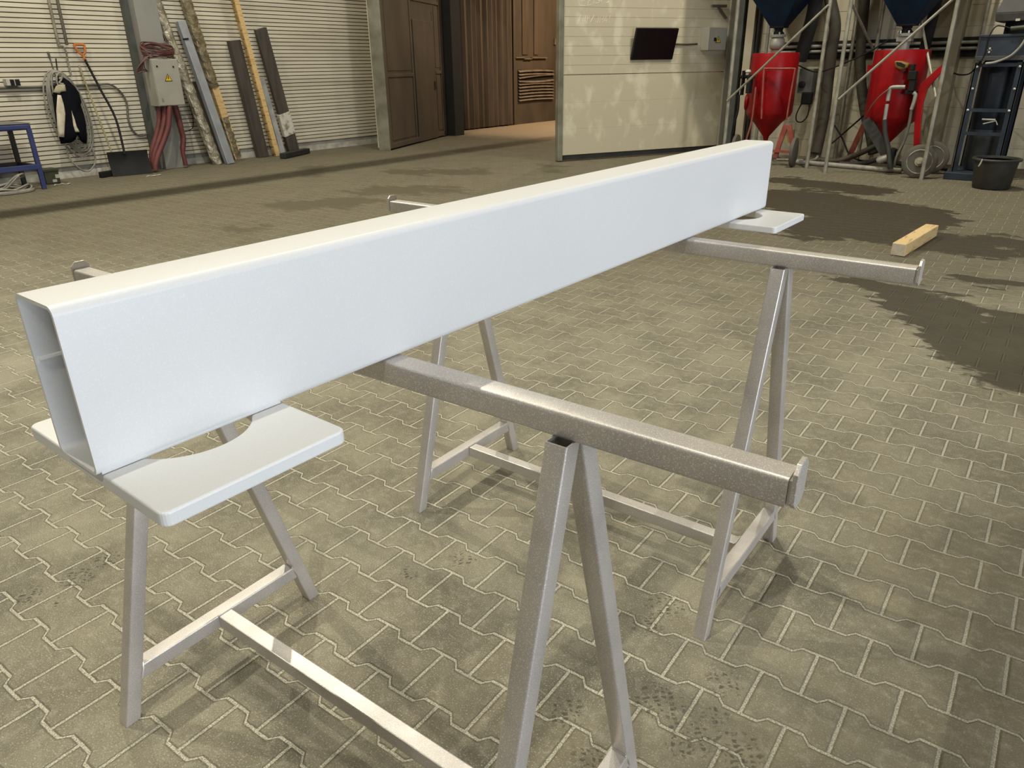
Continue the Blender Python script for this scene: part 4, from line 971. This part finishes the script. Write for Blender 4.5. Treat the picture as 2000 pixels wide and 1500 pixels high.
hose([(1860, 142, 11.3), (1875, 146, 10.9), (1893, 144, 10.5), (1908, 130, 10.0), (1915, 118, 9.9)], .010, m_black, 'thin black cable sagging from the beige column to the dust extractor', 'thin_cable', 'cable')
# mortar tub
tl_, tr_ = at(1897, 370), at(1968, 371); tcn = at(1931, 366); R_ = (tr_-tl_).length/2
ct = V(((tl_.x+tr_.x)/2-.01, (tl_.y+tr_.y)/2+R_*.72, 0)); ztub = yp(1945, 309, ct.y).z
Rt = R_*1.26
tb = thing('mortar_tub', 'round black plastic mortar tub on the floor before the dust extractor', 'tub', ct)
MB().lathe([(0, .002), (R_-.015, .002), (R_, .015), (Rt-.02, ztub-.03), (Rt-.015, ztub), (Rt-.03, ztub), (R_-.015, .02), (0, .018)], ct, Z1, 48).build('bucket_body', m_tub, tb, smooth_angle=50)
MB().lathe([(Rt-.025, ztub-.02), (Rt+.006, ztub-.022), (Rt+.012, ztub-.008), (Rt+.004, ztub+.006), (Rt-.018, ztub+.006), (Rt-.025, ztub-.02)], ct, Z1, 48).build('rim', m_tub, tb)
hk = yp(1919, 311, ct.y-Rt+.02); MB().tube([hk, hk+V((-.008, -.03, -.05)), hk+V((-.02, -.03, -.08))], .009, 8).build('handle_hook', m_galv, tb)

# ================================================================== LIGHT
def area(name, loc, tgt, size, power, colr, shape='DISK', sy=None, spread=PI):
    l = bpy.data.lights.new(name, 'AREA'); l.energy = power; l.color = colr; l.shape = shape; l.size = size
    if sy: l.size_y = sy
    l.spread = spread
    o = bpy.data.objects.new(name, l); col.objects.link(o); o.location = loc
    o.rotation_euler = (V(tgt)-V(loc)).to_track_quat('-Z', 'Y').to_euler(); return o
warm = (1.0, .95, .80)
area('high_bay_lamp', (-.15, -.35, 8.4), (-.15, -.35, 0), .12, 225, warm)
area('high_bay_lamp', (1.9, -4.6, 8.4), (1.2, -2.6, 0), .12, 235, warm)
area('high_bay_lamp', (1.0, 5.5, 8.4), (1.0, 6.5, 0), .3, 80, warm)
area('back_wall_fill', (-1.2, 8.2, 6.6), (-.2, YB, 1.8), .3, 300, warm)  # added to brighten the back wall, no fixture modelled
area('high_bay_lamp', (-6.4, -1.5, 8.4), (-6.4, -1.5, 0), .14, 440, warm)
area('high_bay_lamp', (-6.4, 2.8, 8.4), (-6.4, 2.8, 0), .14, 400, warm)
area('high_bay_lamp', (-6.4, 7.0, 8.4), (-6.4, 7.0, 0), .14, 200, warm)
area('high_bay_lamp', (-5.4, 4.5, 8.4), (-5.4, 4.5, 0), .14, 70, warm)
area('chamber_lamp', (-8.2, 16.0, 4.4), (-9.2, 15.6, 0), .5, 300, (1.0, .76, .50))
area('cool_side_fill', (8.9, -.6, 1.75), (0, -.3, 1.2), 7.6, 760, (.83, .90, 1.0), 'RECTANGLE', 2.1)  # added cool fill, set just inside the unseen window
g_ = MB(); g_.box(-7.07, -6.93, -9, YB, 5.5, 5.75); struct(g_.build('trim_9', m_steel))
wd_ = bpy.data.worlds.new('world'); scene.world = wd_; wd_.use_nodes = True
wd_.node_tree.nodes['Background'].inputs[0].default_value = (.75, .85, 1, 1); wd_.node_tree.nodes['Background'].inputs[1].default_value = .4
vs_ = scene.view_settings; vs_.view_transform = 'Standard'; vs_.look = 'None'; vs_.exposure = -0.1; vs_.gamma = 1
vs_.use_curve_mapping = False
